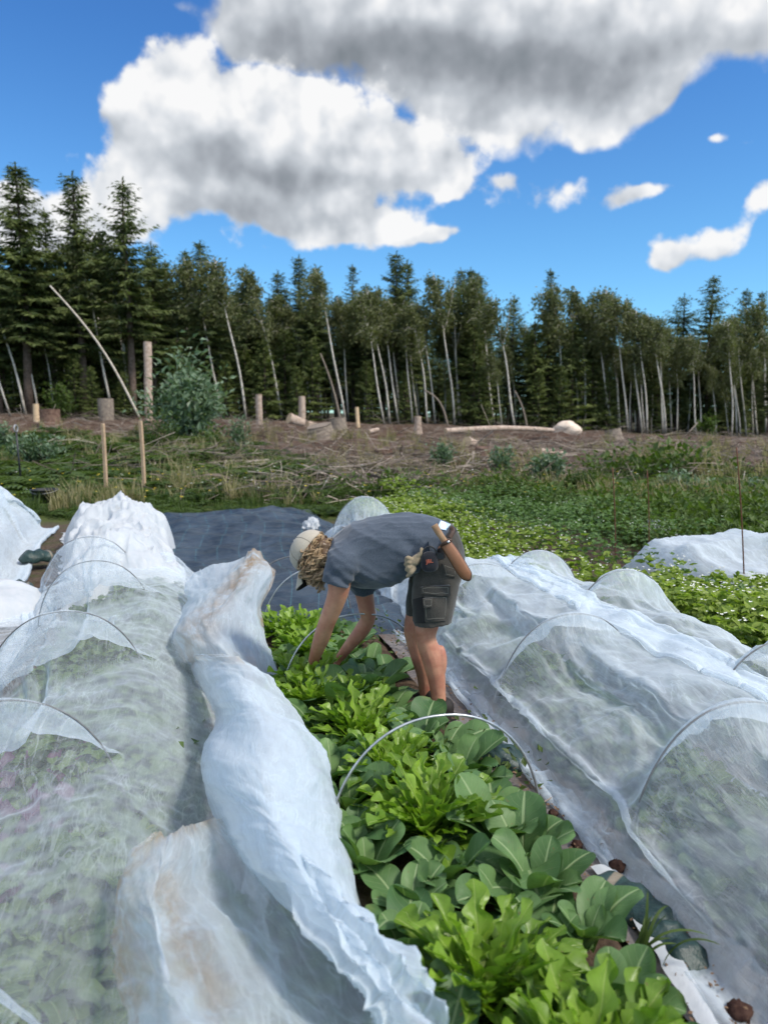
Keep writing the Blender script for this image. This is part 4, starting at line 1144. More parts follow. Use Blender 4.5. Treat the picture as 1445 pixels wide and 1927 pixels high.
for i, (u, v, a, h) in enumerate(L_H[1:]): hoop(u, v, a, h, ['nearest hoop under the left net, cut by the left edge', 'second hoop under the left net, above plants showing through', 'third hoop under the left net, before the crumpled white fleece', 'farthest hoop under the left net, against the crumpled white fleece'][i], 'hoops of the left tunnel')
hoop(2.45, VM, .42, .515, 'bare grey hoop arching over the greens in the foreground', 'hoops over the open greens bed', .005, 0, .03)
hoop(3.82, VM - .02, .42, .53, 'bare grey hoop arching over the greens in front of the arms of the worker', 'hoops over the open greens bed', .005, 0, -.02)
hoop(5.15, VM - .02, .42, .52, 'bare hoop at the far end of the greens, half under the dirty net peak', 'hoops over the open greens bed', .005)
hoop(5.55, .66, .42, .53, 'hoop beyond the greens, seen through the pulled back net', 'hoops over the open greens bed', .005)

# ---- the net pulled back off the greens bed, lying in a long puffed roll
def traced(rows, ku, kv):
    Xg = np.array([[at(*p) for p in r] for r in rows])
    Xg = spline(Xg, (len(Xg) - 1) * ku + 1)
    return spline(Xg.swapaxes(0, 1), (Xg.shape[1] - 1) * kv + 1).swapaxes(0, 1)

roll1 = [[(352, 1086, .36), (400, 1062, .46), (452, 1048, .52), (480, 1036, .57), (503, 1052, .53), (518, 1072, .46)],
         [(351, 1105, .32), (394, 1090, .45), (440, 1076, .54), (478, 1060, .58), (503, 1075, .48), (512, 1100, .38)],
         [(350, 1130, .26), (385, 1120, .40), (424, 1108, .52), (462, 1096, .54), (480, 1120, .43), (490, 1150, .26)],
         [(334, 1162, .18), (365, 1152, .36), (404, 1140, .48), (445, 1130, .48), (476, 1152, .37), (499, 1182, .2)],
         [(318, 1196, .14), (346, 1188, .34), (390, 1180, .43), (440, 1175, .42), (482, 1192, .32), (510, 1220, .15)],
         [(326, 1228, .12), (356, 1218, .30), (402, 1216, .38), (452, 1222, .35), (494, 1242, .25), (520, 1266, .1)],
         [(350, 1262, .06), (380, 1262, .18), (425, 1265, .24), (470, 1270, .22), (505, 1284, .16), (526, 1300, .05)]]
Xg = traced(roll1, 16, 16)
a, b = Xg.shape[:2]; ii, jj = np.meshgrid(np.linspace(0, 1, a), np.linspace(0, 1, b), indexing='ij')
n = outward(Xg)
w = ridged(ii * 3 + jj * 2.5, jj * 7 - ii * 3, 12) - .45
Xg = Xg + n * (w * .030 + (fbm(ii * 5, jj * 5, 0, 3, 4) - .5) * .06)[..., None]
dirt1 = np.exp(-((jj - (.62 - .45 * ii)) / .16) ** 2) * (1 - .5 * ii) + .8 * np.exp(-((ii - .0) / .12) ** 2) * (jj > .5) + 1.0 * sstep(.82, .98, jj) * (ii < .5)
net_object('pulled_back_net', Xg, M_NETM, 'tan stained upper peak of the net pulled back off the greens before the dark sheet', tint=np.clip(dirt1, 0, 1), world=True)

roll2 = [[(343, 1238, .12), (372, 1232, .34), (430, 1226, .46), (484, 1252, .42), (512, 1280, .30), (514, 1300, .10)],
         [(366, 1272, .14), (400, 1258, .38), (452, 1258, .49), (512, 1290, .43), (549, 1325, .30), (550, 1345, .10)],
         [(394, 1318, .12), (422, 1308, .38), (474, 1312, .49), (538, 1345, .43), (584, 1385, .30), (588, 1410, .10)],
         [(408, 1352, .12), (430, 1350, .36), (488, 1368, .49), (562, 1405, .43), (612, 1440, .30), (616, 1470, .10)],
         [(391, 1405, .14), (412, 1412, .40), (485, 1432, .54), (577, 1468, .46), (629, 1498, .30), (632, 1530, .10)],
         [(386, 1458, .14), (414, 1474, .42), (500, 1504, .54), (592, 1534, .46), (638, 1562, .30), (646, 1595, .10)],
         [(406, 1530, .14), (446, 1546, .42), (532, 1576, .54), (614, 1614, .46), (664, 1650, .30), (674, 1680, .10)],
         [(452, 1604, .14), (494, 1616, .41), (568, 1650, .52), (645, 1696, .44), (698, 1732, .28), (708, 1760, .10)],
         [(520, 1684, .14), (560, 1696, .40), (628, 1735, .48), (694, 1782, .40), (742, 1815, .26), (754, 1842, .10)],
         [(598, 1748, .14), (640, 1766, .38), (698, 1812, .45), (750, 1860, .37), (788, 1893, .24), (800, 1915, .10)],
         [(655, 1802, .14), (700, 1828, .36), (748, 1875, .42), (792, 1922, .34), (824, 1955, .22), (838, 1975, .10)],
         [(715, 1880, .14), (752, 1905, .34), (795, 1950, .40), (832, 1995, .32), (862, 2030, .2), (876, 2050, .10)]]
Xg = traced(roll2, 14, 18)
a, b = Xg.shape[:2]; ii, jj = np.meshgrid(np.linspace(0, 11, a), np.linspace(0, 1, b), indexing='ij')
n = outward(Xg)
w = ridged(ii * 1.1 + jj * 1.3 + .5 * np.sin(jj * 4), jj * 2.2 + ii * .25, 33, 4) - .45
w2 = ridged(ii * .5 - jj * 2.2, jj * 3.6 + ii * .55, 39, 3) - .45
env = .35 + .65 * np.sin(jj * math.pi) ** .7
X0, n0 = Xg.copy(), n
w3 = ridged(ii * 3.2 + jj * 1.0, jj * 1.1 + ii * .3, 47, 3) - .45
Xg = Xg + n * ((w * .020 + w2 * .024 + w3 * .014 + (fbm(ii * .7, jj * 2, 0, 2, 44) - .5) * .10) * env)[..., None]
roll_o = net_object('pulled_back_net', Xg, M_NETM, 'long puffed white roll of net pulled back along the left side of the greens bed', tint=np.clip(.9 * np.exp(-(ii / .8) ** 2) * (jj < .5), 0, 1) * .6, world=True)
# a second layer of the same net gathered loosely inside the roll
wi = ridged(ii * .8 - jj * 1.6, jj * 3.0 + ii * .5, 139, 3) - .45
Xi = X0 + n0 * (-(.035 + np.clip(wi + .45, 0, 1) * .085) * np.sin(jj * math.pi) ** .8 - .006)[..., None]
inner = net_object('folded_layer', Xi, M_NETM, None, None, world=True)
inner.parent = roll_o; inner.location = [q - w_ for q, w_ in zip(inner.location, roll_o.location)]

flap = [[(283, 1577, .44), (318, 1566, .43), (350, 1552, .40), (385, 1543, .37), (424, 1534, .30), (470, 1540, .14)],
        [(246, 1622, .40), (303, 1612, .50), (355, 1612, .40), (405, 1604, .30), (450, 1612, .22), (500, 1640, .12)],
        [(214, 1682, .34), (280, 1684, .52), (345, 1690, .42), (420, 1692, .28), (500, 1696, .20), (560, 1710, .14)],
        [(222, 1746, .32), (292, 1752, .52), (368, 1768, .42), (460, 1778, .27), (560, 1776, .20), (640, 1780, .14)],
        [(240, 1830, .33), (312, 1836, .53), (400, 1850, .42), (510, 1858, .27), (620, 1850, .20), (700, 1840, .14)],
        [(246, 1902, .34), (325, 1900, .56), (430, 1915, .46), (560, 1930, .29), (670, 1920, .22), (760, 1915, .14)],
        [(246, 1980, .34), (330, 1985, .56), (450, 2000, .46), (600, 2010, .30), (710, 2000, .2), (800, 1990, .14)]]
Xg = traced(flap, 20, 18)
a, b = Xg.shape[:2]; ii, jj = np.meshgrid(np.linspace(0, 1, a), np.linspace(0, 1, b), indexing='ij')
n = grid_normals(Xg)
w = ridged(jj * 4.5 - ii * 2.2, ii * 1.6 + jj, 53, 4) - .45
Xg = Xg + n * (w * .05 * (1 - .5 * jj) + (fbm(ii * 4, jj * 4, 0, 3, 54) - .5) * .06)[..., None]
dirt = np.exp(-(jj / .13) ** 2) * (1 - .6 * sstep(.75, 1, ii)) + .8 * np.exp(-(ii / .07) ** 2) + .75 * np.exp(-((jj - .30 - .12 * ii) / .10) ** 2) * sstep(.05, .3, ii) * sstep(1, .6, ii)
net_object('net_flap', Xg, M_NETF, 'tan edged flap of the pulled back net lying in the left foreground', tint=np.clip(dirt, 0, 1), world=True)
# ------------------------------------------------------------------ soil, path cloth and vegetables
def soil_mat():
    def fn(t):
        p = t.pos(); n = t.noise(p, 9, 7, .7); n2 = t.noise(p, 60, 4, .7)
        c = t.mix(n.step(.35, .65), (.040, .027, .019), (.115, .080, .056)); c = t.mix(n2.step(.55, .75) * .5, c, (.19, .145, .105))
        return pbr(t, c, .97, t.bump(n * .6 + n2 * .4, .9, .03), .08)
    return mat('bed_soil', fn)
def path_mat():
    def fn(t):
        p = t.pos(); n = t.noise(p, 4, 7, .68); n2 = t.noise(p, 45, 4, .7); n3 = t.noise(p, 1.6, 4)
        c = t.mix(n2.step(.3, .7), (.095, .085, .080), (.165, .150, .145))
        c = t.mix(n.step(.5, .68) * .8, c, (.115, .075, .052)); c = t.mix(n3.step(.5, .7) * .35, c, (.28, .26, .26))
        return pbr(t, c, .85, t.bump(n * .5 + n2 * .5, .6, .012), .2)
    return mat('path_cloth', fn)
def strip(name, u0, u1, v0, v1, z, amp, seed, mt, res=.03, edge=.0, f=5):
    uu = np.arange(u0, u1 + res, res); vv = np.arange(v0, v1 + res * .5, res)
    a, b = np.meshgrid(uu, vv, indexing='ij')
    zz = z + amp * (fbm(a * f, b * f, 0, 4, seed) - .5) * 2
    if edge: zz = zz - edge * (sstep(v0 + .12, v0, b) + sstep(v1 - .12, v1, b))
    b = b + .04 * (fbm(a * 3, b * 0, 0, 3, seed + 1) - .5) * ((b == b.min()) | (b == b.max()))
    o = Geo().add(uv2w(a, b, zz).reshape(-1, 3), grid_faces(len(uu), len(vv))[:, ::-1]).build(name, mt)
    return o
M_SOIL = soil_mat(); M_PATH = path_mat()
tag(strip('vegetable_bed', .6, 5.2, .26, 1.22, .075, .022, 1, M_SOIL, edge=.09), kind='structure')
tag(strip('path', .6, 5.0, 1.17, 1.75, .045, .018, 2, M_PATH, f=3.5), kind='structure')

def leaf_mat(name, c1, c2, vein, rough, trans, vs=1.0, tcol=(1.3, 1.5, .4), spec=.35, kx=9.0):
    def fn(t):
        u, v, _ = t.sep(t.uv()); ax = (u - .5).abs() * 2.0
        tn = t.attr('tint'); n = t.noise(t.obj(), 16, 4); 
        col = t.mix(tn, c1, c2)
        col = t.mix(n.step(.4, .75) * .45, col, tuple(q * .72 for q in c1))
        col = t.mix(t.noise(t.obj(), 55, 2, .5).step(.71, .75) * .8, col, (.16, .13, .05)); col = t.mix((t.noise(t.obj(), 5, 2, .5).step(.62, .75)) * ax.step(.5, 1.0) * .5, col, (.30, .30, .07))
        rib = ax.step(.10, .03)
        st = ((v - ax * .22 + (n - .5) * .10) * kx)._m('FRACT'); side = (st - .5).abs().step(.055, .015) * ax.step(1.0, .7)
        col = t.mix((rib * .75).max(side * .26) * vs, col, vein)
        nrm = t.bump((rib * 1.0).max(side * .6) * -1.0 + n * .5, .45, .006)
        p = pbr(t, col, rough, nrm, spec)
        tr = t.n('ShaderNodeBsdfTranslucent', Color=t.mix(1.0, col, tcol, 'MULTIPLY'))
        return t.n('ShaderNodeMixShader', **{'0': trans, '1': p, '2': tr})
    return mat(name, fn)
M_PAK = leaf_mat('pak_choi_leaf', (.050, .120, .042), (.155, .265, .092), (.30, .40, .20), .5, .24, spec=.3)
M_LET = leaf_mat('lettuce_leaf', (.075, .165, .014), (.25, .39, .05), (.42, .52, .17), .36, .34, .7, kx=7.0)

def leaf(L, W, e0, bend, cup, rip, kind, g, nl=11, nw=7):
    """One leaf growing along +Y from the origin; returns a grid, uv."""
    t = np.linspace(0, 1, nl); ang = e0 - bend * t ** 1.3
    ds = L / (nl - 1)
    y = np.concatenate([[0], np.cumsum(np.cos(ang[1:]) * ds)]); z = np.concatenate([[0], np.cumsum(np.sin(ang[1:]) * ds)])
    s = np.linspace(-1, 1, nw)
    if kind == 'pak':
        tb = np.clip((t - .26) / .74, 0, 1)
        w = W * np.sqrt(np.clip(1 - ((tb - .56) / np.where(tb < .56, .60, .455)) ** 2, 0, 1)); w = np.maximum(w, np.where(t < .5, .010 + .018 * (1 - t), 0)); w[-1] = W * .22
        ws = np.stack([w] * nw, 1)
    else:
        ph = g.uniform(0, 1); nlb = g.uniform(3.2, 4.6)
        base = W * (.34 + .75 * np.sin(np.clip(t, 0, 1) ** 1.1 * math.pi * .86))
        lob = lambda p: .30 + 1.25 * np.abs(np.sin((t * nlb + p) * math.pi)) ** 2.2
        lw, rw = base * lob(ph), base * lob(ph + .35)
        ws = np.where(s[None] < 0, lw[:, None], rw[:, None]); ws[-1] *= .35; ws[0] *= .3
    nrmz = np.stack([-np.sin(ang), np.cos(ang)], -1)
    xx = s[None] * ws
    lift = cup * np.abs(s[None]) ** 1.6 * ws + rip * W * np.sin(t[:, None] * (g.uniform(5, 8) if kind == 'pak' else g.uniform(9, 15)) + s[None] * 2 + g.uniform(0, 6)) * np.abs(s[None]) ** 1.5 * np.clip(t[:, None] * 2 - .3, 0, 1)
    tw = g.normal(0, .12)
    V = np.stack([xx * np.cos(tw * t)[:, None], y[:, None] + lift * nrmz[:, :1], z[:, None] + lift * nrmz[:, 1:] + xx * np.sin(tw * t)[:, None]], -1)
    U = np.stack(np.meshgrid(t, (s + 1) / 2, indexing='ij')[::-1], -1)
    return V.reshape(-1, 3), U.reshape(-1, 2), grid_faces(nl, nw)

def rosette(kind, n, L, seed, W=None):
    g = np.random.default_rng(seed); G = Geo()
    for k in range(n):
        q = (k + .5) / n                            # 0 outer .. 1 inner
        a = k * 2.39996 + g.normal(0, .25)
        if kind == 'pak':
            l = L * g.uniform(.62, 1.12) * (1 - .35 * q); w = l * g.uniform(.25, .36)
            V, U, Fq = leaf(l, w, g.uniform(.6, 1.15) + .4 * q, g.uniform(.5, 1.35) * (1 - .45 * q), g.uniform(-.1, .6), g.uniform(.06, .22), kind, g, 21, 9)
            off = .015
        else:
            l = L * g.uniform(.7, 1.15) * (1 - .15 * q); w = l * g.uniform(.058, .092)
            V, U, Fq = leaf(l, w, g.uniform(.35, .8) + .75 * q, g.uniform(.2, 1.6) * (1 - .45 * q), g.uniform(.2, .9), g.uniform(.2, .5), kind, g, 28, 5)
            off = .03 * g.random()
        V = V + [0, off, 0]
        V = V @ rotz(a).T
        V[:, 2] += .01 * q
        G.add(V, Fq, np.clip(.25 + .55 * q + g.normal(0, .16), 0, 1), U)
    return G

def plant(name, kind, px, py, L, n, seed, label, group, z=.07, u=None, v=None):
    p = at(px, py, z) if u is None else uv2w(u, v, z)
    G = rosette(kind, n, L, seed)
    o = G.build(name, M_PAK if kind == 'pak' else M_LET, None, True, [float(q) for q in p])
    o.rotation_euler = (random.gauss(0, .06), random.gauss(0, .06), random.uniform(0, 6.28))
    return tag(o, label, 'lettuce' if kind != 'pak' else 'pak choi', group)

LETS = [(1.32, .80, .30, 'big bright green lobed lettuce cut by the bottom edge, nearest of all'), (1.62, .66, .29, 'bright lobed lettuce just behind the nearest one, beside the white net roll'), (2.38, .74, .32, 'large bushy lobed lettuce in the middle of the bed under the nearer bare hoop'), (2.80, .72, .28, 'bright lobed lettuce right behind the nearer bare hoop'),
        (3.22, .66, .30, 'bright lobed lettuce in front of the farther bare hoop'), (3.52, .72, .26, 'small lobed lettuce under the farther bare hoop'), (3.86, .50, .29, 'bright lobed lettuce below the near hand of the worker'), (4.45, .56, .27, 'lobed lettuce left of the arms of the worker'), (4.80, .62, .27, 'lobed lettuce behind the arms of the worker'), (3.62, .50, .27, 'lobed lettuce at the left edge hiding the near hand of the worker'), (4.95, .48, .25, 'lobed lettuce at the far end beside the dirty net edge')]
for i, (u, v, L, lab) in enumerate(LETS):
    plant('lobed_lettuce', 'let', 0, 0, L, 100 if u < 3 else 72, 300 + i, lab, 'bright lobed lettuces in the open bed', .07, u, v)
PAKS = [(1.30, .96, .23), (1.50, .97, .24), (1.75, .90, .22), (1.76, 1.02, .22), (1.98, .98, .28), (2.16, 1.01, .29), (2.30, .96, .30), (2.62, 1.0, .25), (2.75, .98, .30), (3.00, 1.0, .26), (3.12, .94, .24), (3.28, .95, .23), (3.45, .86, .24), (3.66, .92, .24), (3.85, .84, .27), (3.95, .98, .24), (4.15, .92, .24), (4.35, .82, .26), (4.6, .92, .24),
        (1.45, .48, .22), (1.62, .50, .20), (1.80, .50, .23), (2.0, .56, .26), (2.1, .72, .22), (2.22, .48, .28), (2.42, .48, .24), (2.64, .50, .26), (2.88, .48, .24), (3.06, .50, .22), (3.4, .48, .24), (3.68, .52, .24), (3.56, .62, .34), (3.64, .80, .34), (3.90, .44, .22), (4.2, .74, .24), (4.3, .44, .22), (4.7, .76, .24), (4.9, .80, .22), (1.2, .62, .22), (1.15, .98, .24), (1.95, .86, .22)]
def pak_label(u, v):
    side = 'right' if v > .85 else 'left' if v < .6 else 'middle'
    if u < 1.7: w = 'in the nearest corner of the bed'
    elif u < 2.2: w = 'in front of the nearer bare hoop'
    elif u < 2.7: w = 'under the nearer bare hoop'
    elif u < 3.4: w = 'between the two bare hoops'
    elif u < 4.0: w = 'around the farther bare hoop'
    else: w = 'beyond the farther bare hoop'
    return 'broad leaved dark pak choi in the %s row %s' % (side, w)
for i, (u, v, L) in enumerate(PAKS):
    plant('pak_choi', 'pak', 0, 0, L * 1.0, 10 if u < 3 else 8, 400 + i, pak_label(u, v), 'pak choi in the open bed', .07, u, v)

# leafy crops standing under the nets: seen only as a green mass through the mesh
def under_net(name, u0, u1, vc, wv, n, hmax, seed, label, purple=0.0):
    g = np.random.default_rng(seed); G = Geo()
    for k in range(n):
        u = u0 + (u1 - u0) * g.random(); v = vc + wv * (g.random() * 2 - 1) * .95
        hh = hmax * max(.12, 1 - 1.0 * ((v - vc) / wv) ** 2) * (.6 + .7 * vnoise(u * 2.2, v * 2.2, 0, seed))
        l = g.uniform(.06, .11)
        V, U, Fq = leaf(l, l * g.uniform(.25, .4), g.uniform(.2, 1.2), g.uniform(.8, 1.8), .3, .15, 'pak' if g.random() < .7 else 'let', g, 6, 5)
        V = V @ rotz(g.uniform(0, 6.28)).T
        G.add(V + uv2w(u, v, g.random() ** .6 * hh), Fq, g.random() * .8, U)
    o = G.build(name, M_UNDER if not purple else M_UNDERP)
    return tag(o, label, 'vegetables', None, 'stuff')
M_UNDER = leaf_mat('covered_crop_leaf', (.050, .095, .030), (.140, .21, .06), (.22, .30, .12), .5, .3)
M_UNDERP = leaf_mat('purple_crop_leaf', (.07, .025, .06), (.14, .05, .11), (.22, .12, .18), .5, .25)
under_net('covered_vegetables', .8, 6.4, VL + .20, .52, 6200, .21, 61, 'leafy green crop showing through the left net')
under_net('covered_vegetables', .8, 5.0, VA, .30, 3000, .24, 62, 'leafy green crop showing through the right net')
under_net('covered_vegetables', 1.6, 5.0, VB, .28, 900, .27, 63, 'leafy green crop under the net by the bean patch')
under_net('purple_leaves', 1.1, 3.4, VL + .05, .26, 160, .28, 64, 'dark purple leaves scattered in the crop under the left net', 1)
under_net('ground_vegetables', .75, 2.2, .12, .22, 260, .14, 65, 'low green plants under the pulled back net flap')
tag(strip('soil', .3, 9.0, -1.6, 3.2, .0, .008, 3, M_SOIL, res=.12), kind='structure')

# ---- bean and pea patch
def bean_patch():
    g = np.random.default_rng(71); V, Fq = quad_leaf(.85, 1.0)
    V = np.array([[0, 0, 0], [.36, .35, .07], [.2, .75, .0], [0, 1, -.12], [-.2, .75, 0], [-.36, .35, .07]]); Fq = np.array([[0, 1, 2, 3], [0, 3, 4, 5]])
    def field(name, pts, h, size, n, mt, lab, tb=0.0):
        u, v = pts; G = Geo(); m = len(u); 
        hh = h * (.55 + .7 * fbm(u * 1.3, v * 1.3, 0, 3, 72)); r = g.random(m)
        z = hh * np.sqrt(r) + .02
        a = g.uniform(0, 6.28, m); e = g.normal(-.1, .4, m); d = np.stack([np.cos(a) * np.cos(e), np.sin(a) * np.cos(e), np.sin(e)], -1)
        P = uv2w(u, v, z); P[:, 2] += np.maximum(ground_h(P[:, 0], P[:, 1]), -.02)
        for off in (-.9, 0, .9):
            d2 = np.stack([np.cos(a + off) * np.cos(e), np.sin(a + off) * np.cos(e), np.sin(e)], -1)
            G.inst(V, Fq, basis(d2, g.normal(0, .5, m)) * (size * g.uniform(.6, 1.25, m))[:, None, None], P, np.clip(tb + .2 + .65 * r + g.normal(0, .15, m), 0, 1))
        tag(G.build(name, mt, smooth=False), lab, 'crop', None, 'stuff')
        return P, r
    N = 9000
    u = 2.2 + 10.5 * g.random(N) ** .9; v = 2.95 + 3.6 * g.random(N)
    lo = np.where(u > 5.6, 2.15, 2.98); hi = np.where(u < 5.5, 4.0, 3.75) ; k = (v > lo) & (v < hi - .25 + .3 * fbm(u, v, 0, 2, 5)); 
    P, r = field('bean_plants', (u[k], v[k]), .42, .062, 3, M_BEAN, 'yellow green bean plants with small white flowers beside the net')
    u2 = 5.4 + 5.5 * g.random(3500); v2 = 2.1 + .95 * g.random(3500)
    P2, r2 = field('bean_plants', (u2, v2), .36, .058, 3, M_BEAN, 'pale flowering bean plants right behind the worker')
    N = 7500
    u = 4.3 + 7 * g.random(N); v = 3.0 + 2.6 * g.random(N); k = (v > 3.62 - .1 * (u - 5)) & ~((u < 6.9) & (v > 3.75) & (v > 3.75 + .0 * u)); 
    P3, r3 = field('pea_plants', (u[k], v[k]), .50, .042, 3, M_PEA, 'bluish green pea plants behind the flowering beans', -.05)
    u = 2.3 + 2.75 * g.random(6000); v = 3.0 + 2.6 * g.random(6000)
    P5, r5 = field('bean_plants', (u, v), .40, .062, 3, M_BEAN, 'yellow green bean plants at the right edge in front of the far net')
    G = Geo(); A = np.concatenate([P[(r > .65)][:520], P2[r2 > .65][:420], P5[r5 > .8][:420], P3[r3 > .93][:60]]); A[:, 2] -= .015; Vq, Fq2 = quad_leaf(.9, 1.0)
    for q in range(4):
        a = q * 1.57 + g.uniform(0, 1, len(A)); d = np.stack([np.cos(a), np.sin(a), .6 + 0 * a], -1)
        G.inst(Vq, Fq2, basis(d, 0 * a) * (.0145 * g.uniform(.6, 1.3, len(A)))[:, None, None], A + [0, 0, .05])
    tag(G.build('bean_flowers', M_FLOWW, smooth=False), 'small creamy white flowers scattered over the bean plants', 'flowers', None, 'stuff')
M_BEAN = leafy('bean_leaves', (.090, .150, .024), (.285, .365, .075), None, .45, .4)
M_PEA = leafy('pea_leaves', (.055, .115, .040), (.15, .235, .085), None, .45, .35)
bean_patch()
# ------------------------------------------------------------------ the worker bending over the bed
from mathutils.bvhtree import BVHTree
YM = 3.74
def capsule_chain(pts, rad, k=14, sy=1.0):
    """Closed tapered tube through the points with rounded ends."""
    P = np.asarray(pts, float); r = np.asarray(rad, float)
    n = max(8, len(P) * 5); Ps = spline(P, n); rs = spline(r[:, None], n)[:, 0]
    d0 = Ps[0] - Ps[1]; d0 /= np.linalg.norm(d0); d1 = Ps[-1] - Ps[-2]; d1 /= np.linalg.norm(d1)
    a = np.array([.2, .5, .8, .97])
    h = [Ps[0] + d0 * rs[0] * q for q in a[::-1]]; t = [Ps[-1] + d1 * rs[-1] * q for q in a]
    hr = [rs[0] * math.sqrt(1 - q * q) for q in a[::-1]]; tr = [rs[-1] * math.sqrt(1 - q * q) for q in a]
    return tube(np.array(h + list(Ps) + t), np.array(hr + list(rs) + tr), k, True, sy)

def ellipsoid(c, ax, k=20):
    """ax: 3x3 rows are the semi axes."""
    u = np.linspace(0, 2 * math.pi, k, endpoint=False); v = np.linspace(.001, math.pi - .001, k // 2 + 1)
    vv, uu = np.meshgrid(v, u, indexing='ij')
    d = np.stack([np.cos(uu) * np.sin(vv), np.sin(uu) * np.sin(vv), np.cos(vv)], -1).reshape(-1, 3)
    V = d @ np.asarray(ax, float) + np.asarray(c); f = grid_faces(k // 2 + 1, k, True)
    n = len(V); m = k // 2
    j = np.arange(k)
    V = np.concatenate([V, [V[:k].mean(0)], [V[m * k:].mean(0)]])
    f = f if np.linalg.det(np.asarray(ax, float)) < 0 else f[:, ::-1]
    caps = [np.stack([np.full(k, n), (j + 1) % k, j], -1), np.stack([np.full(k, n + 1), m * k + j, m * k + (j + 1) % k], -1)]
    return V, [f] + caps

def fused(name, geo, voxel, mt, parent, disp=None, smooth_it=4, loc=(0, 0, 0)):
    """Union of closed volumes grown into ONE continuous skin."""
    tmp = geo.build('tmp', [], None)
    bm = bmesh.new(); bm.from_mesh(tmp.data); bmesh.ops.recalc_face_normals(bm, faces=bm.faces); bm.to_mesh(tmp.data); bm.free()
    m = tmp.modifiers.new('r', 'REMESH'); m.mode = 'VOXEL'; m.voxel_size = voxel
    s = tmp.modifiers.new('s', 'SMOOTH'); s.factor = .5; s.iterations = smooth_it
    dg = bpy.context.evaluated_depsgraph_get(); dg.update()
    me = bpy.data.meshes.new_from_object(tmp.evaluated_get(dg))
    old = tmp.data; bpy.data.objects.remove(tmp); bpy.data.meshes.remove(old)
    n = len(me.vertices); co = np.empty(n * 3, np.float32); me.vertices.foreach_get('co', co); co = co.reshape(-1, 3).astype(float)
    if disp is not None:
        no = np.empty(n * 3, np.float32); me.vertices.foreach_get('normal', no); no = no.reshape(-1, 3)
        co = co + no * disp(co, no)[:, None]
    me.vertices.foreach_set('co', (co - np.asarray(loc)).astype(np.float32).ravel())
    me.polygons.foreach_set('use_smooth', np.ones(len(me.polygons), bool)); me.name = name
    me.materials.clear(); me.materials.append(mt); me.update()
    o = bpy.data.objects.new(name, me); COL.objects.link(o); o.parent = parent
    if parent is None: o.location = [float(q) for q in loc]
    return o

M = lambda px, py, dy=0.0: atd(px, py, YM + dy)
def skin_mat():
    def fn(t):
        p = t.obj(); n = t.noise(p, 9, 5, .6); n2 = t.noise(p, 90, 4, .6); x, y, z = t.sep(p)
        c = t.mix(n.step(.3, .7), (.50, .26, .165), (.36, .145, .095)); c = t.mix(n2.step(.5, .75) * .3, c, (.27, .13, .075))
        return pbr(t, c, .52, t.bump(n2, .15, .003), .35, Subsurface_Weight=.12, Subsurface_Scale=.02)
    return mat('skin', fn)
def cloth(name, c1, c2, sc=260, rough=.92, low=5.0, bump=.25):
    def fn(t):
        p = t.obj(); n = t.noise(p, low, 5, .6); w = t.noise(p, sc, 3, .7); w2 = t.noise(t.mapping(p, scale=(1, 1, .25)), 45, 4, .6)
        c = t.mix(w.step(.35, .65) * .75 + n.step(.3, .7) * .25, c1, c2)
        return pbr(t, c, rough, t.bump(w * .3 + w2 * .7, bump, .004), .12, Sheen_Weight=.25)
    return mat(name, fn)
M_SKIN = skin_mat()
M_SHIRT = cloth('heather_grey_shirt', (.036, .050, .070), (.084, .101, .130))
M_SHORTS = cloth('washed_canvas', (.038, .035, .031), (.068, .063, .055), 200)
M_SHORTD = cloth('black_canvas', (.012, .012, .013), (.022, .021, .021), 200)
M_STITCH = simple('stitching', (.20, .19, .165), None, 60, .9)
M_CAP = cloth('beige_cap_cloth', (.34, .30, .24), (.44, .40, .33), 240)
M_SEAM = simple('cap_stitching', (.20, .175, .14), None, 60, .9)
M_CAPD = cloth('black_cap_lining', (.008, .008, .009), (.014, .014, .015), 200)
M_HAIR = mat('curly_hair', lambda t: pbr(t, t.mix(t.attr('tint'), (.10, .060, .030), (.62, .45, .27)), .42, None, .4))
M_BOOT = simple('dark_boot', (.018, .016, .015), (.03, .027, .024), 20, .7, .25, .3, 60, .003)
M_LEATHER = simple('brown_leather', (.20, .085, .042), (.27, .125, .065), 9, .42, .45, .25, 70, .002)
M_LEATHD = simple('dark_leather_edge', (.045, .022, .014), (.07, .035, .02), 20, .5, .4)
M_KNIFEW = simple('wooden_handle', (.26, .15, .080), (.36, .22, .125), 22, .5, .35, .2, 50, .002)
M_CHROME = simple('nickel_rivet', (.75, .75, .75), (.6, .6, .6), 30, .2, .6, Metallic=1.0)
M_GLOVE = cloth('tan_work_glove', (.20, .155, .10), (.31, .25, .17), 160)
M_SPK = cloth('speaker_fabric', (.010, .011, .015), (.022, .023, .030), 300)
M_LOGO = simple('orange_print', (.42, .11, .07), (.35, .10, .06), 60, .6)

person = empty('person', at(836, 1366, .02)); PL = np.array(person.location)
tag(person, 'person in grey T-shirt, dark cargo shorts and beige cap bending over the greens bed', 'person')
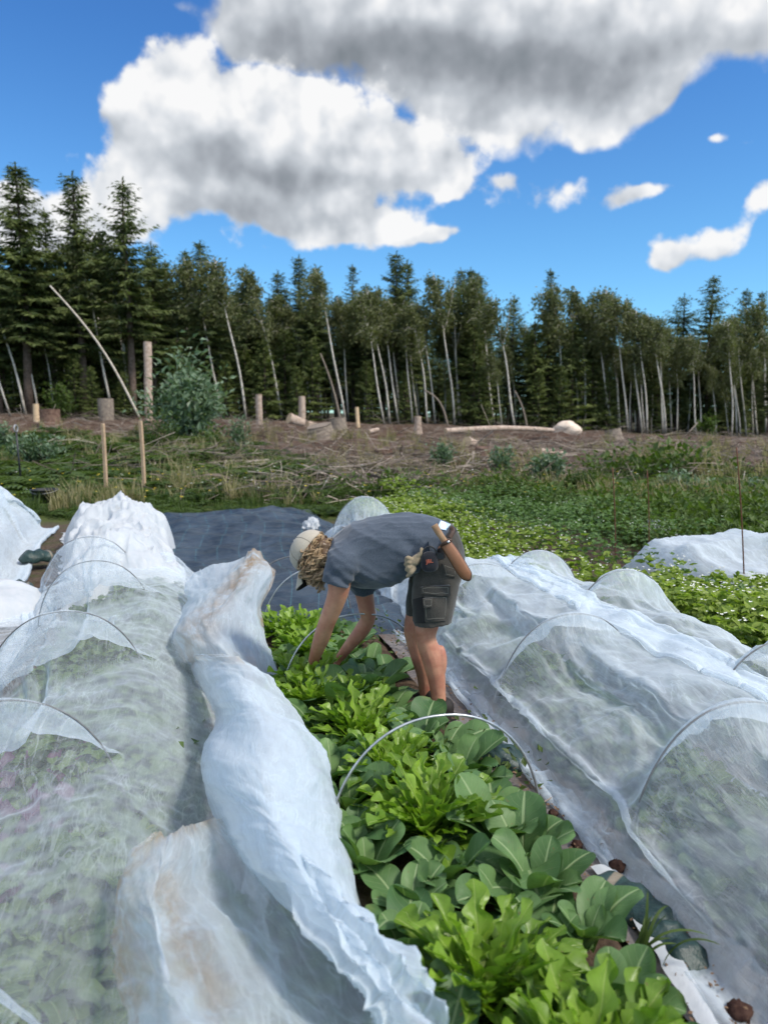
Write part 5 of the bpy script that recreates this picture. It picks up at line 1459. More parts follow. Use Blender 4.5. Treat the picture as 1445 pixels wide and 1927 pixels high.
# --- body: one continuous surface
G = Geo()
def chain(*a, k=14):   # (px, py, dy, r)
    G.add(*capsule_chain([M(p[0], p[1], p[2]) for p in a], [p[3] for p in a], k))
torso = [(826, 1036, 0, .085), (790, 1034, 0, .105), (740, 1036, 0, .105), (690, 1040, 0, .112), (655, 1046, 0, .112), (632, 1048, 0, .085)]
chain(*torso)
chain((690, 1044, -.07, .085), (650, 1052, -.10, .080)); chain((690, 1044, .07, .085), (660, 1055, .10, .080))
chain((632, 1046, 0, .066), (608, 1044, 0, .060), (590, 1046, 0, .06))                       # neck
chain((652, 1052, -.12, .070), (640, 1078, -.18, .064), (637, 1112, -.17, .053), (626, 1145, -.13, .047), (615, 1172, -.09, .0435), (606, 1198, -.03, .0430), (598, 1220, .03, .0365), (590, 1244, .10, .029))
chain((672, 1060, .12, .070), (680, 1085, .18, .062), (685, 1115, .20, .052), (690, 1145, .20, .046), (692, 1165, .22, .0425), (678, 1190, .24, .0415), (658, 1214, .27, .034), (641, 1236, .30, .026))
chain((830, 1040, -.09, .080), (822, 1080, -.10, .080), (812, 1140, -.10, .072), (802, 1182, -.10, .059), (802, 1205, -.10, .052), (813, 1238, -.10, .0545), (820, 1268, -.10, .0485), (824, 1300, -.10, .040), (827, 1330, -.10, .036), (832, 1352, -.09, .04))
chain((826, 1040, .09, .080), (808, 1080, .10, .080), (793, 1130, .10, .070), (781, 1180, .10, .061), (782, 1202, .10, .0545), (793, 1235, .10, .058), (800, 1265, .10, .051), (802, 1295, .10, .042), (803, 1318, .10, .036), (808, 1336, .10, .038))
# kneecap and calf swell
G.add(*ellipsoid(M(795, 1184, -.11), np.diag([.040, .046, .052])))
G.add(*ellipsoid(M(830, 1246, -.10), np.diag([.030, .040, .09])))
G.add(*ellipsoid(M(808, 1240, .10), np.diag([.034, .042, .080])))
# head: axes up (crown), forward (face), side
HU = np.array([-.86, 0, .51]); HF = np.array([-.51, 0, -.86]); HS = np.array([0, 1.0, 0]); HC = M(594, 1045, 0)
PHI = R(20); HU, HS = HU * math.cos(PHI) + HS * math.sin(PHI), HS * math.cos(PHI) - HU * math.sin(PHI)
hp = lambda f, s, u: HC + HF * f + HS * s + HU * u
G.add(*ellipsoid(hp(0, 0, .02), np.stack([HF * .098, HS * .076, HU * .105])))
G.add(*ellipsoid(hp(.03, 0, -.055), np.stack([HF * .066, HS * .058, HU * .070])))            # jaw
G.add(*ellipsoid(hp(.075, 0, -.085), np.stack([HF * .024, HS * .026, HU * .022])))           # chin
G.add(*capsule_chain([hp(.094, 0, .02), hp(.108, 0, -.008), hp(.112, 0, -.022)], [.009, .013, .015], 10))   # nose
for sg in (-1, 1):
    G.add(*ellipsoid(hp(.078, sg * .032, .028), np.stack([HF * .022, HS * .022, HU * .011])))    # brow
    G.add(*ellipsoid(hp(.072, sg * .036, -.018), np.stack([HF * .024, HS * .022, HU * .022])))   # cheek
    G.add(*ellipsoid(hp(-.005, sg * .080, .0), np.stack([HF * .020, HS * .010, HU * .033])))     # ear
G.add(*capsule_chain([hp(.088, -.022, -.050), hp(.096, 0, -.049), hp(.088, .022, -.050)], [.006, .009, .006], 8))  # lips
# hands: palm, four unequal curled fingers, thumb from the side of the palm
def hand(w, fore, side, curl, sgn):
    f = fore / np.linalg.norm(fore); s = side - f * (side @ f); s /= np.linalg.norm(s); n = np.cross(f, s) * sgn
    pc = w + f * .055
    G.add(*ellipsoid(pc, np.stack([f * .054, s * .042, n * .017])))
    for i, (o, L) in enumerate([(-.030, .068), (-.010, .078), (.010, .072), (.029, .056)]):
        p = w + f * (.090 - .010 * abs(i - 1.2)) + s * o; d = f.copy(); pts = [p]
        for q in range(3):
            a = curl * (.5 + .3 * q) + .1 * i; d = d * math.cos(a) + n * math.sin(a); d /= np.linalg.norm(d)
            p = p + d * L * (.45, .32, .23)[q]; pts.append(p)
        G.add(*capsule_chain(pts, [.0095, .009, .0085, .007], 8))
    p = w + f * .028 - s * .034
    G.add(*capsule_chain([p, p + (-s * .7 + f * .6 + n * .3) * .038, p + (-s * .55 + f * 1.2 + n * .8) * .056], [.014, .011, .008], 8))
w0 = M(590, 1246, .10); hand(w0, M(588, 1268, .16) - M(598, 1220, .03), np.array([.5, .8, .1]), .75, 1)
w1 = M(641, 1236, .30); hand(w1, M(626, 1256, .33) - M(658, 1214, .27), np.array([.5, -.8, .3]), .75, -1)
body = fused('body', G, .0065, M_SKIN, person, lambda c, n: .0016 * (fbm(c[:, 0] * 22, c[:, 1] * 22, c[:, 2] * 22, 3, 5) - .5), 3, PL)
# eyes
for sg in (-1, 1):
    V, Fq = ellipsoid(hp(.080, sg * .032, .008) - PL, np.eye(3) * .0115, 14); Geo().add(V, Fq).build('eye', simple('eye_white_%d' % (sg > 0), (.6, .55, .5), (.05, .04, .03), 90, .2), person)

# --- T-shirt
def section(top, bot, hw, dy=0.0, k=36, e=2.3):
    T, B = M(*top, dy), M(*bot, dy); c = (T + B) / 2; a = (T - B) / 2
    th = np.arange(k) / k * 2 * math.pi
    return c + np.sign(np.cos(th))[:, None] * (np.abs(np.cos(th)) ** (2 / e))[:, None] * a + np.sign(np.sin(th))[:, None] * (np.abs(np.sin(th)) ** (2 / e))[:, None] * np.array([0, hw, 0])
def closed_loft(secs, n=None):
    S = np.array(secs); S = spline(S, n or len(S) * 4); m, k = S.shape[:2]
    V = np.concatenate([S.reshape(-1, 3), [S[0].mean(0)], [S[-1].mean(0)]]); j = np.arange(k)
    return V, [grid_faces(m, k, True), np.stack([np.full(k, m * k), (j + 1) % k, j], -1), np.stack([np.full(k, m * k + 1), (m - 1) * k + j, (m - 1) * k + (j + 1) % k], -1)]
G = Geo()
G.add(*closed_loft([section((846, 986), (776, 1082), .178), section((815, 974), (750, 1095), .182), section((780, 969), (724, 1103), .188), section((740, 968), (702, 1106), .198), section((700, 973), (676, 1105), .208), section((664, 986), (650, 1100), .215), section((638, 1003), (628, 1092), .188), section((622, 1020), (614, 1080), .125)]))
def sl(*a): G.add(*capsule_chain([M(p[0], p[1], p[2]) for p in a], [p[3] for p in a], 20))
def flat_tube(pts, rad, k=24):
    P = spline(np.asarray([M(*p) for p in pts]), 14); r = spline(np.asarray(rad)[:, None], 14)[:, 0]
    G.add(*tube(P, r, k, True))
flat_tube([(668, 1036, -.09), (648, 1056, -.16), (637, 1080, -.195), (632, 1100, -.20)], [.095, .092, .080, .072])
flat_tube([(676, 1045, .09), (676, 1070, .16), (682, 1095, .19), (684, 1112, .20)], [.095, .088, .074, .066])
def shirt_disp(c, n):
    u = (c[:, 0] - M(700, 1040)[0]); z = c[:, 2] - M(700, 1040)[2]
    d = .024 * (ridged(u * 3.2 + z * 5, c[:, 1] * 4 + z * 2, 7, 2) - .40) + .010 * (ridged(u * 9 - z * 6, c[:, 1] * 8 + z * 9, 9, 2) - .45) + .004 * (fbm(c[:, 0] * 20, c[:, 1] * 20, c[:, 2] * 20, 3, 8) - .5)
    for (px, py, w, f) in ((664, 1078, .06, 110), (790, 1050, .085, 85), (770, 1000, .10, 50), (640, 1055, .06, 70)):
        q = M(px, py); r = np.hypot(c[:, 0] - q[0], c[:, 2] - q[2]); d = d + .006 * np.exp(-(r / w) ** 2) * np.sin((c[:, 0] - q[0]) * f * .7 + (c[:, 2] - q[2]) * f)
    return d
shirt = fused('t_shirt', G, .0075, M_SHIRT, person, shirt_disp, 4, PL)

# --- shorts
G = Geo()
G.add(*closed_loft([section((851, 984), (786, 1062), .172), section((864, 1006), (780, 1074), .182), section((873, 1040), (776, 1088), .186), section((874, 1068), (776, 1098), .180)], 16))
G.add(*closed_loft([section((868, 1035), (782, 1060), .100, -.088), section((872, 1068), (776, 1096), .102, -.092), section((862, 1110), (774, 1128), .100, -.097), section((855, 1146), (776, 1152), .100, -.10), section((850, 1169), (777, 1175), .102, -.10)], 18))
G.add(*closed_loft([section((862, 1035), (775, 1055), .100, .088), section((860, 1068), (770, 1088), .100, .092), section((846, 1105), (766, 1118), .098, .097), section((836, 1130), (763, 1138), .098, .10), section((830, 1147), (762, 1156), .098, .10)], 18))
def shorts_disp(c, n):
    q = M(820, 1100); u = c[:, 0] - q[0]; z = c[:, 2] - q[2]
    return .011 * (ridged(z * 6 + u * 2.5 + c[:, 1] * 3, u * 4 + c[:, 1] * 5, 17, 3) - .42) + .003 * (fbm(c[:, 0] * 25, c[:, 1] * 25, c[:, 2] * 25, 3, 18) - .5)
shorts = fused('shorts', G, .0075, M_SHORTS, person, shorts_disp, 3, PL)

# patches lie on the cloth: cast along the sight line, then lifted off and given thickness
def bvh_of(*objs):
    vs, fs = [], []
    for o in objs:
        off = len(vs); vs += [Vector(v.co) + Vector(PL) for v in o.data.vertices]; fs += [[i + off for i in p.vertices] for p in o.data.polygons]
    return BVHTree.FromPolygons(vs, fs)
BV = bvh_of(shorts)
def patch(name, quad, th, mt, parent, nu=14, nv=10, bvh=None, arch=0.0):
    (ax, ay), (bx, by), (cx, cy), (dx, dy) = quad
    P = np.zeros((nu, nv, 3)); N = np.zeros((nu, nv, 3)); last = None
    for i in range(nu):
        for j in range(nv):
            u, v = i / (nu - 1), j / (nv - 1)
            px = (ax * (1 - u) + bx * u) * (1 - v) + (dx * (1 - u) + cx * u) * v; py = (ay * (1 - u) + by * u) * (1 - v) + (dy * (1 - u) + cy * u) * v
            r = ray(px, py); r = r / np.linalg.norm(r)
            h = (bvh or BV).ray_cast(Vector((0, 0, EYE)), Vector(r))
            if h[0] is None: h = last or (Vector(M(px, py, -.2)), Vector((0, -1, 0)))
            else: last = h
            P[i, j] = h[0]; N[i, j] = h[1]
    b = np.sin(np.linspace(0, math.pi, nu))[:, None] * np.sin(np.linspace(0, math.pi, nv))[None]
    Ft = P + N * (th + arch * b)[..., None]; Bk = P - N * .01
    E = np.concatenate([Ft[:, 0], Ft[-1, 1:], Ft[-2::-1, -1], Ft[0, -2:0:-1]]); E2 = np.concatenate([Bk[:, 0], Bk[-1, 1:], Bk[-2::-1, -1], Bk[0, -2:0:-1]])
    m = len(E); j = np.arange(m)
    g = Geo().add(Ft.reshape(-1, 3) - PL, grid_faces(nu, nv)).add(np.concatenate([E, E2]) - PL, np.stack([j, (j + 1) % m, (j + 1) % m + m, j + m], -1))
    o = g.build(name, mt, parent)
    # pale seam just inside the border
    k = 1
    S = np.concatenate([Ft[k:-k, k], Ft[-1 - k, k:-k], Ft[-1 - k:k - 1 if k > 1 else 0:-1, -1 - k], Ft[k, -1 - k:0:-1]]) - PL
    return o, S
def seam(S, parent, mt=M_STITCH, r=.0011): return Geo().add(*tube(S, r, 5, False)).build('stitching', mt, parent)
o, S = patch('cargo_pocket', ((797, 1118), (842, 1118), (838, 1168), (800, 1170)), .006, M_SHORTS, shorts, arch=.012); seam(S, o)
o, S = patch('pocket_flap', ((793, 1104), (845, 1100), (844, 1120), (795, 1117)), .016, M_SHORTS, shorts, nv=6); seam(S, o)
o, S = patch('phone_pocket', ((797, 1126), (814, 1124), (813, 1141), (799, 1142)), .022, M_SHORTS, shorts, 8, 7); seam(S, o)
o, S = patch('rear_pocket', ((832, 1060), (858, 1070), (856, 1086), (838, 1083)), .006, M_SHORTS, shorts, 10, 8); seam(S, o)
patch('front_panel', ((778, 1128), (798, 1122), (801, 1172), (778, 1173)), .004, M_SHORTD, shorts, 8, 10)
patch('waist_panel', ((806, 1018), (826, 1006), (838, 1050), (812, 1060)), .004, M_SHORTD, shorts, 8, 10)
patch('belt', ((848, 988), (858, 1000), (812, 1040), (798, 1036)), .007, M_SHORTD, shorts, 6, 14)
def check_mat():
    def fn(t):
        x, y, z = t.sep(t.obj()); a = (x * 120.0)._m('SINE').step(-.2, .2); b = (z * 120.0)._m('SINE').step(-.2, .2)
        return pbr(t, t.mix(a * .5 + b * .5, (.72, .78, .84), (.12, .28, .50)), .9)
    return mat('checked_cotton', fn)
BS = bvh_of(shorts, shirt)
patch('underwear', ((828, 981), (846, 988), (838, 999), (822, 995)), .006, check_mat(), shorts, 8, 6, BS)

# --- boots
for nm, ax, ay, dy in (('boot', 832, 1352, -.09), ('boot', 808, 1336, .10)):
    a = M(ax, ay, dy); a[2] = .075; G = Geo()
    G.add(*capsule_chain([a + [.01, 0, .03], a + [.005, 0, .0], a + [0, 0, -.02]], [.052, .05, .05], 14))
    G.add(*capsule_chain([a + [.035, 0, -.035], a + [-.06, -.005, -.03], a + [-.15, -.01, -.042], a + [-.19, -.012, -.048]], [.043, .047, .045, .034], 14))
    G.add(*ellipsoid(a + [-.075, -.005, -.062], np.diag([.15, .05, .013])))
    fused(nm, G, .007, M_BOOT, person, None, 2, PL)

# --- cap
cap = None
u = np.linspace(0, 2 * math.pi, 48, endpoint=False); v = np.linspace(0, math.pi / 2, 13)
vv, uu = np.meshgrid(v, u, indexing='ij')
CC = HC + HU * .030
def capp(vv, uu, r=1.0):
    f = np.cos(uu) * np.sin(vv) ; s = np.sin(uu) * np.sin(vv); h = np.cos(vv) ** .9
    seamd = 1 - .018 * np.exp(-((((uu * 3 / math.pi) + .5) % 1 - .5) / .05) ** 2) * np.sin(vv)
    q = 1 + .02 * (vnoise(f * 3 + 5, s * 3, h * 3, 3) - .5)
    return CC + (HF * .118 * r) * (f * seamd * q)[..., None] + (HS * .094 * r) * (s * seamd * q)[..., None] + HU * (.108 * r * h * q)[..., None]
S = capp(vv, uu); S2 = capp(vv, uu, .97)
g_ = Geo().add(np.concatenate([S.reshape(-1, 3), S2.reshape(-1, 3)]) - PL, [grid_faces(13, 48, True), grid_faces(13, 48, True)[:, ::-1] + 13 * 48, np.stack([12 * 48 + np.arange(48), 12 * 48 + (np.arange(48) + 1) % 48, 25 * 48 + (np.arange(48) + 1) % 48, 25 * 48 + np.arange(48)], -1)])
cap = g_.build('cap', M_CAP, person)
for k_ in range(3):
    aq = np.linspace(-math.pi / 2, math.pi / 2, 30); Sq = capp(np.abs(aq), np.where(aq < 0, k_ * math.pi / 3, k_ * math.pi / 3 + math.pi), 1.004)
    Geo().add(*tube(Sq - PL, .0012, 5, False)).build('cap_seam', M_SEAM, cap)
Geo().add(*ellipsoid(CC + HU * .109 - PL, np.diag([.008, .008, .008]), 10)).build('cap_button', M_CAP, cap)
# bill: curved plate, dark underneath
a = np.linspace(-1, 1, 21); b = np.linspace(0, 1, 9); aa, bb = np.meshgrid(a, b, indexing='ij')
wid = .084 * (1 - .18 * bb ** 2)
f = .085 * np.sqrt(np.clip(1 - (aa * .75) ** 2, 0, 1)) + .012 + .112 * bb * (1 - .36 * aa ** 2)
BP = CC + HF * f[..., None] + HS * (aa * wid)[..., None] + HU * (-.006 - .030 * aa ** 2 * (.5 + .5 * bb) - .034 * bb ** 1.3)[..., None]
n_ = grid_normals(BP); n_ = np.where(((n_ @ HU) < 0)[..., None], -n_, n_)
for nm, off, mt in (('cap_bill', .0035, M_CAP), ('bill_underside', -.001, M_CAPD)):
    Tp = BP + n_ * off; Bt = BP + n_ * (off - .0042)
    E1 = np.concatenate([Tp[:, -1], Bt[:, -1]]); k = len(a); j = np.arange(k - 1)
    Geo().add(np.concatenate([Tp.reshape(-1, 3), Bt.reshape(-1, 3)]) - PL, [grid_faces(21, 9), grid_faces(21, 9)[:, ::-1] + 189]).add(E1 - PL, np.stack([j, j + 1, j + 1 + k, j + k], -1)).build(nm, mt, cap)

# --- curly hair
g = np.random.default_rng(88); G = Geo(); B0 = Geo()
for k in range(60):
    a = g.uniform(-1, 1); s = g.choice([-1, 1]); 
    B0.add(*ellipsoid(hp(-.02 - .07 * g.random(), s * .074 * g.uniform(.3, 1.05), -.07 + .06 * g.random()), np.eye(3) * g.uniform(.016, .024), 10))
B0.add(*ellipsoid(hp(-.040, 0, -.012), np.stack([HF * .072, HS * .086, HU * .040])))
for k in range(16):
    B0.add(*ellipsoid(hp(.0 + .045 * g.random(), g.choice([-1, 1]) * .070, -.075 + .06 * g.random()), np.eye(3) * g.uniform(.014, .022), 10))
B0.add(*ellipsoid(hp(-.025, 0, -.03), np.stack([HF * .085, HS * .085, HU * .070])))
for k in range(150):
    th = g.uniform(.22, 1.0) * math.pi * g.choice([-1, 1])           # around the head: pi is the back
    lvl = g.uniform(-.085, .058 if abs(th) > .5 * math.pi else .035)
    root = hp(.090 * math.cos(th), .088 * math.sin(th), lvl)
    out = HF * math.cos(th) + HS * math.sin(th)
    L = g.uniform(.06, .115); m = 20; s = np.linspace(0, 1, m)
    fall = np.array([.20, 0, -1.0]) * .62 - HU * .55
    lock = root + out * (.026 * np.sin(s * 2.2))[:, None] + fall * (L * s ** 1.15 * .8)[:, None]
    hr = g.uniform(.010, .020) * np.sin(np.clip(s * 1.3 + .12, 0, 1) * math.pi / 2); ph = g.uniform(0, 6.28); tw = g.uniform(6, 11) * g.choice([-1, 1])
    e1 = np.cross(fall, out); e1 /= np.linalg.norm(e1); e2 = out
    lock = lock + e1 * (hr * np.cos(ph + tw * s))[:, None] + e2 * (hr * np.sin(ph + tw * s))[:, None]
    lt = np.clip(g.normal(.45, .20), .05, .95)
    for q in range(15):
        o1, o2 = g.normal(0, .0050, 2); spread = (.7 + .8 * s)
        P = lock + e1 * (o1 * spread)[:, None] + e2 * (o2 * spread)[:, None] + g.normal(0, .0006, (m, 3)) * s[:, None]
        V, Fq = tube(P, np.linspace(.0019, .0008, m), 4, False)
        G.add(V - PL, Fq, np.clip(lt + g.normal(0, .08) + .30 * np.repeat(s, 4) - .10, 0, 1))
hb = fused('hair', B0, .008, M_HAIR, person, None, 3, PL)
G.build('curls', M_HAIR, hb)

# --- knife in a leather sheath, speaker and gloves hang from the shorts: things of their own
def flat_loft(cpts, wid, th, mt, parent, name, org, Y, k=12, n=22):
    """A strip following photo points in the plane at depth Y, with a lens section."""
    P = spline(np.array([atd(px, py, Y + dy) for px, py, dy in cpts]), n); w = spline(np.array(wid, float)[:, None], n)[:, 0]; t = spline(np.array(th, float)[:, None], n)[:, 0]
    T = np.gradient(P, axis=0); T /= np.linalg.norm(T, axis=1)[:, None]; nY = np.array([0, -1.0, 0]); S = np.cross(T, nY); S /= np.linalg.norm(S, axis=1)[:, None]; Nn = np.cross(S, T)
    a = np.arange(k) / k * 2 * math.pi
    V = (P[:, None] + S[:, None] * (np.sign(np.cos(a)) * np.abs(np.cos(a)) ** .8)[None, :, None] * w[:, None, None] + Nn[:, None] * (np.sign(np.sin(a)) * np.abs(np.sin(a)) ** .8)[None, :, None] * t[:, None, None]).reshape(-1, 3)
    V = np.concatenate([V, P[:1], P[-1:]]); j = np.arange(k)
    return Geo().add(V - org, [grid_faces(n, k, True), np.stack([np.full(k, n * k), (j + 1) % k, j], -1), np.stack([np.full(k, n * k + 1), (n - 1) * k + j, (n - 1) * k + (j + 1) % k], -1)]).build(name, mt, parent)
YS = YM - .235
org = atd(845, 1030, YS); knife = empty('sheath_knife', org); tag(knife, 'wooden handled knife in a brown leather sheath hanging from the worker', 'knife')
flat_loft([(817, 988, 0), (824, 1000, 0), (832, 1012, 0), (842, 1028, 0)], [.017, .0165, .015, .018], [.012, .013, .012, .012], M_KNIFEW, knife, 'handle', org, YS)
flat_loft([(836, 1021, 0), (845, 1032, 0), (858, 1052, -.004), (870, 1072, -.004), (878, 1084, 0), (882, 1090, 0)], [.025, .0275, .029, .029, .024, .006], [.014, .016, .016, .014, .010, .004], M_LEATHER, knife, 'sheath', org, YS - .004)
flat_loft([(835, 1020, 0), (845, 1032, 0), (858, 1052, 0), (870, 1072, 0), (879, 1085, 0), (884, 1092, 0)], [.028, .0305, .032, .032, .027, .008], [.006] * 6, M_LEATHD, knife, 'sheath_edge', org, YS)
flat_loft([(829, 1027, 0), (839, 1021, -.012), (850, 1016, 0)], [.008, .009, .008], [.004, .005, .004], M_LEATHD, knife, 'retaining_strap', org, YS - .012)
Geo().add(*ellipsoid(atd(843.5, 1020, YS - .03) - org, np.diag([.0065, .004, .0065]), 12)).build('rivet', M_CHROME, knife)
flat_loft([(846, 1012, .02), (852, 1000, .035), (848, 992, .05)], [.010, .011, .010], [.003] * 3, M_LEATHD, knife, 'belt_loop', org, YS)

org = atd(808, 1057, YM - .225); spk = empty('speaker', org); tag(spk, 'small black round clip-on speaker hanging from the shorts of the worker', 'speaker')
kk = np.linspace(0, math.pi * 2, 40, endpoint=False); vv2 = np.linspace(.01, math.pi - .01, 17); b2, a2 = np.meshgrid(vv2, kk, indexing='ij')
ee = .75
fx = np.sign(np.cos(a2)) * np.abs(np.cos(a2)) ** ee * np.sin(b2) ** .7; fz = np.sign(np.sin(a2)) * np.abs(np.sin(a2)) ** ee * np.sin(b2) ** .7
V = np.stack([fx * .041 * (1 - .12 * fz), -np.cos(b2) * .021, fz * .051], -1).reshape(-1, 3)
tilt = Matrix.Rotation(R(-6), 3, 'Y')
Geo().add(V @ np.array(tilt).T, grid_faces(17, 40, True)).build('body', M_SPK, spk)
s = np.linspace(0, math.pi, 18); Geo().add(*tube(np.stack([.034 * np.cos(s), 0 * s, .035 + .040 * np.sin(s)], -1), .0042, 8)).build('carry_loop', M_BLACKPL, spk)
Geo().add(*box((.052, .004, .028), (.030, .012, .028))).build('strap', M_BLACKPL, spk, smooth=False)
tc = bpy.data.curves.new('logo', 'FONT'); tc.body = 'JBL'; tc.size = .026; tc.align_x = 'CENTER'; tc.align_y = 'CENTER'; tc.extrude = .0006; tc.offset = .0004
to = bpy.data.objects.new('tmp_logo', tc); COL.objects.link(to); dg = bpy.context.evaluated_depsgraph_get(); dg.update()
lm = bpy.data.meshes.new_from_object(to.evaluated_get(dg)); bpy.data.objects.remove(to); bpy.data.curves.remove(tc)
lo = bpy.data.objects.new('logo', lm); COL.objects.link(lo); lm.materials.clear(); lm.materials.append(M_LOGO); lo.parent = spk; lo.location = (-.001, -.0222, .006); lo.rotation_euler = (math.pi / 2, R(-8), 0)

def glove(cx, cy, dy, flip, label):
    org = atd(cx, cy, YM + dy); G = Geo(); q = lambda px, py, d=0: atd(px, py, YM + dy + d)
    if flip:
        G.add(*capsule_chain([q(786, 1050), q(780, 1056), q(774, 1061)], [.022, .024, .018], 12))
        for pts in ([(776, 1055), (768, 1050), (764, 1053)], [(776, 1060), (768, 1058), (763, 1062)], [(777, 1066), (769, 1068), (765, 1072)], [(779, 1070), (773, 1077), (767, 1084)]):
            G.add(*capsule_chain([q(*pts[0], -.006), q(*pts[1], -.014), q(*pts[2], -.006)], [.0125, .0125, .010], 10))
        G.add(*capsule_chain([q(786, 1048, -.01), q(793, 1040, -.014), q(793, 1033, -.006)], [.012, .011, .009], 10))
    else:
        G.add(*capsule_chain([q(790, 1046), q(783, 1050), q(775, 1052)], [.020, .022, .016], 12))
        for pts in ([(778, 1046), (771, 1043), (767, 1046)], [(778, 1052), (771, 1052), (766, 1056)], [(779, 1062), (772, 1066), (768, 1072)]):
            G.add(*capsule_chain([q(*pts[0], .01), q(*pts[1], .004), q(*pts[2], .008)], [.0125, .012, .010], 10))
    o = fused('glove', G, .0045, M_GLOVE, None, lambda c, n: .0022 * (fbm(c[:, 0] * 60, c[:, 1] * 60, c[:, 2] * 60, 3, 3) - .5), 2, org)
    return tag(o, label, 'glove', 'pair of gloves on the belt')
glove(778, 1060, -.205, True, 'tan work glove with curled fingers beside the speaker, front one of the pair')
glove(782, 1050, -.175, False, 'tan work glove tucked behind the other one at the shirt hem')
# ------------------------------------------------------------------ sheets, bags, far covers
def sheet_mat():
    def fn(t):
        u, v, _ = t.sep(t.uv()); n = t.noise(t.uv(), 2.6, 5, .6); n2 = t.noise(t.mapping(t.uv(), scale=(3.2, 1, 1)), 9, 5, .65)
        gu = ((u * 3.3)._m('FRACT') - .5).abs().step(.495, .4995, smooth=False); gv = ((v * 4.2)._m('FRACT') - .5).abs().step(.485, .498, smooth=False)
        c = t.mix(n.step(.3, .7), (.020, .031, .044), (.050, .070, .092)); c = t.mix(n2.step(.5, .75) * .35, c, (.11, .115, .12))
        c = t.mix((gu * .35).max(gv * .45), c, (.12, .33, .38))
        return pbr(t, c, .34, t.bump(n2 * .6 + n * .4, .6, .03), .35)
    return mat('weed_sheet', fn)
def hump_grid(u0, u1, v0, v1, res, zf):
    uu = np.arange(u0, u1 + res, res); vv = np.arange(v0, v1 + res, res); a, b = np.meshgrid(uu, vv, indexing='ij')
    return np.stack([a, b, zf(a, b)], -1)
def zsheet(a, b):
    e = np.minimum(np.minimum(a - 4.95, 11.75 - a) / .5, np.minimum(b + .75, 1.75 - b) / .35); e = np.clip(e, 0, 1) ** .6
    base = .06 + .11 * sstep(8, 11.3, a) * (1 - ((b - .4) / 1.3) ** 2 * .6)
    wv = .16 * (ridged(a * 1.5 + b * .25, b * .55, 3, 4) - .4) + .055 * (ridged(a * 4.5 - b * .6, b * .9, 13, 3) - .4) + .03 * (fbm(a * 4, b * 4, 0, 3, 4) - .5)
    return .03 + (base + wv) * e
x = hump_grid(4.95, 11.75, -.75, 1.75, .045, zsheet); x[..., 1] += .08 * np.sin(x[..., 0] * 2.1)
net_object('ground_sheet', x, sheet_mat(), 'dark blue black woven ground sheet with pale grid threads behind the worker', 'sheet', up=1)

def fleece_mat():
    def fn(t):
        n = t.noise(t.uv(), 7, 6, .65); d = t.noise(t.uv(), 3, 5, .7)
        c = t.mix(n.step(.35, .65), (.66, .71, .75), (.74, .77, .80)); c = t.mix(d.step(.60, .76) * .35, c, (.52, .45, .36))
        df = t.n('ShaderNodeBsdfDiffuse', Color=c, Normal=t.bump(n, .6, .02)); tr = t.n('ShaderNodeBsdfTranslucent', Color=c)
        m = t.n('ShaderNodeMixShader', **{'0': .35, '1': df, '2': tr})
        return t.n('ShaderNodeMixShader', **{'0': .92, '1': t.n('ShaderNodeBsdfTransparent'), '2': m})
    return mat('white_fleece', fn)
M_FLEECE = fleece_mat()
def crumple(a, b, seed, s=1.0):
    return (ridged(a * 2.6 * s + .6 * fbm(b * 3, a * 3, 0, 2, seed), b * 2.6 * s, seed, 4) - .35)
def ztop(a, b):
    c = -.55 - .23 * (a - 6.3) * .55 - .1; w = .50 + .02 * (a - 6.3)
    q = np.clip(1 - ((b - c) / w) ** 2, 0, 1)
    e = np.clip(np.minimum((a - 6.25) / .5, (10.6 - a) / .5), 0, 1) ** .5
    return .02 + (.46 + .12 * np.sin(a * 2.3)) * q ** .45 * e + .26 * crumple(a, b, 21) * np.clip(q * 4, 0, 1) ** .5 * e
x = hump_grid(6.25, 10.6, -2.5, .2, .035, ztop)
c = -.65 - .1265 * (x[..., 0] - 6.3); x[..., 1] = c + (x[..., 1] + 1.15) / 1.35 * (.58 + .02 * (x[..., 0] - 6.3))
x[..., 2] = ztop(x[..., 0], x[..., 1]) + .0; x[..., 1] += .16 * (fbm(x[..., 0] * 5, x[..., 1] * 5, 3, 3, 22) - .5); x[..., 0] += .16 * (fbm(x[..., 0] * 5, x[..., 1] * 5, 9, 3, 23) - .5)
net_object('fleece_cover', x, M_FLEECE, 'thick crumpled white fleece heaped over the row left of the dark sheet', 'fleece', up=1)
# tall pale cover at the far left edge
H0 = [(6.7, -2.36, .42, .62), (8.4, -2.55, .44, .85), (9.6, -2.68, .44, 1.02), (10.6, -2.75, .4, .7)]
x = drape(6.3, 11.0, H0, 2.6, -2.5, .08, 1.04, 1.03, 14, veg=.5, vegw=.5, fine=True)
net_object('insect_net', x, net_mat('net_far_left', .62, .4, 1.2, streak=.2), 'tall pale net cover rising at the far left edge', up=1)
x = hump_grid(5.9, 6.9, -2.2, -1.2, .03, lambda a, b: .02 + np.clip(1 - ((a - 6.4) / .5) ** 2 - ((b + 1.75) / .45) ** 2, 0, 1) ** .5 * (.22 + .12 * crumple(a, b, 41)))
net_object('fleece_cover', x, M_FLEECE, 'small tan stained bunch of fleece on the ground at the left edge', 'fleece', up=1)
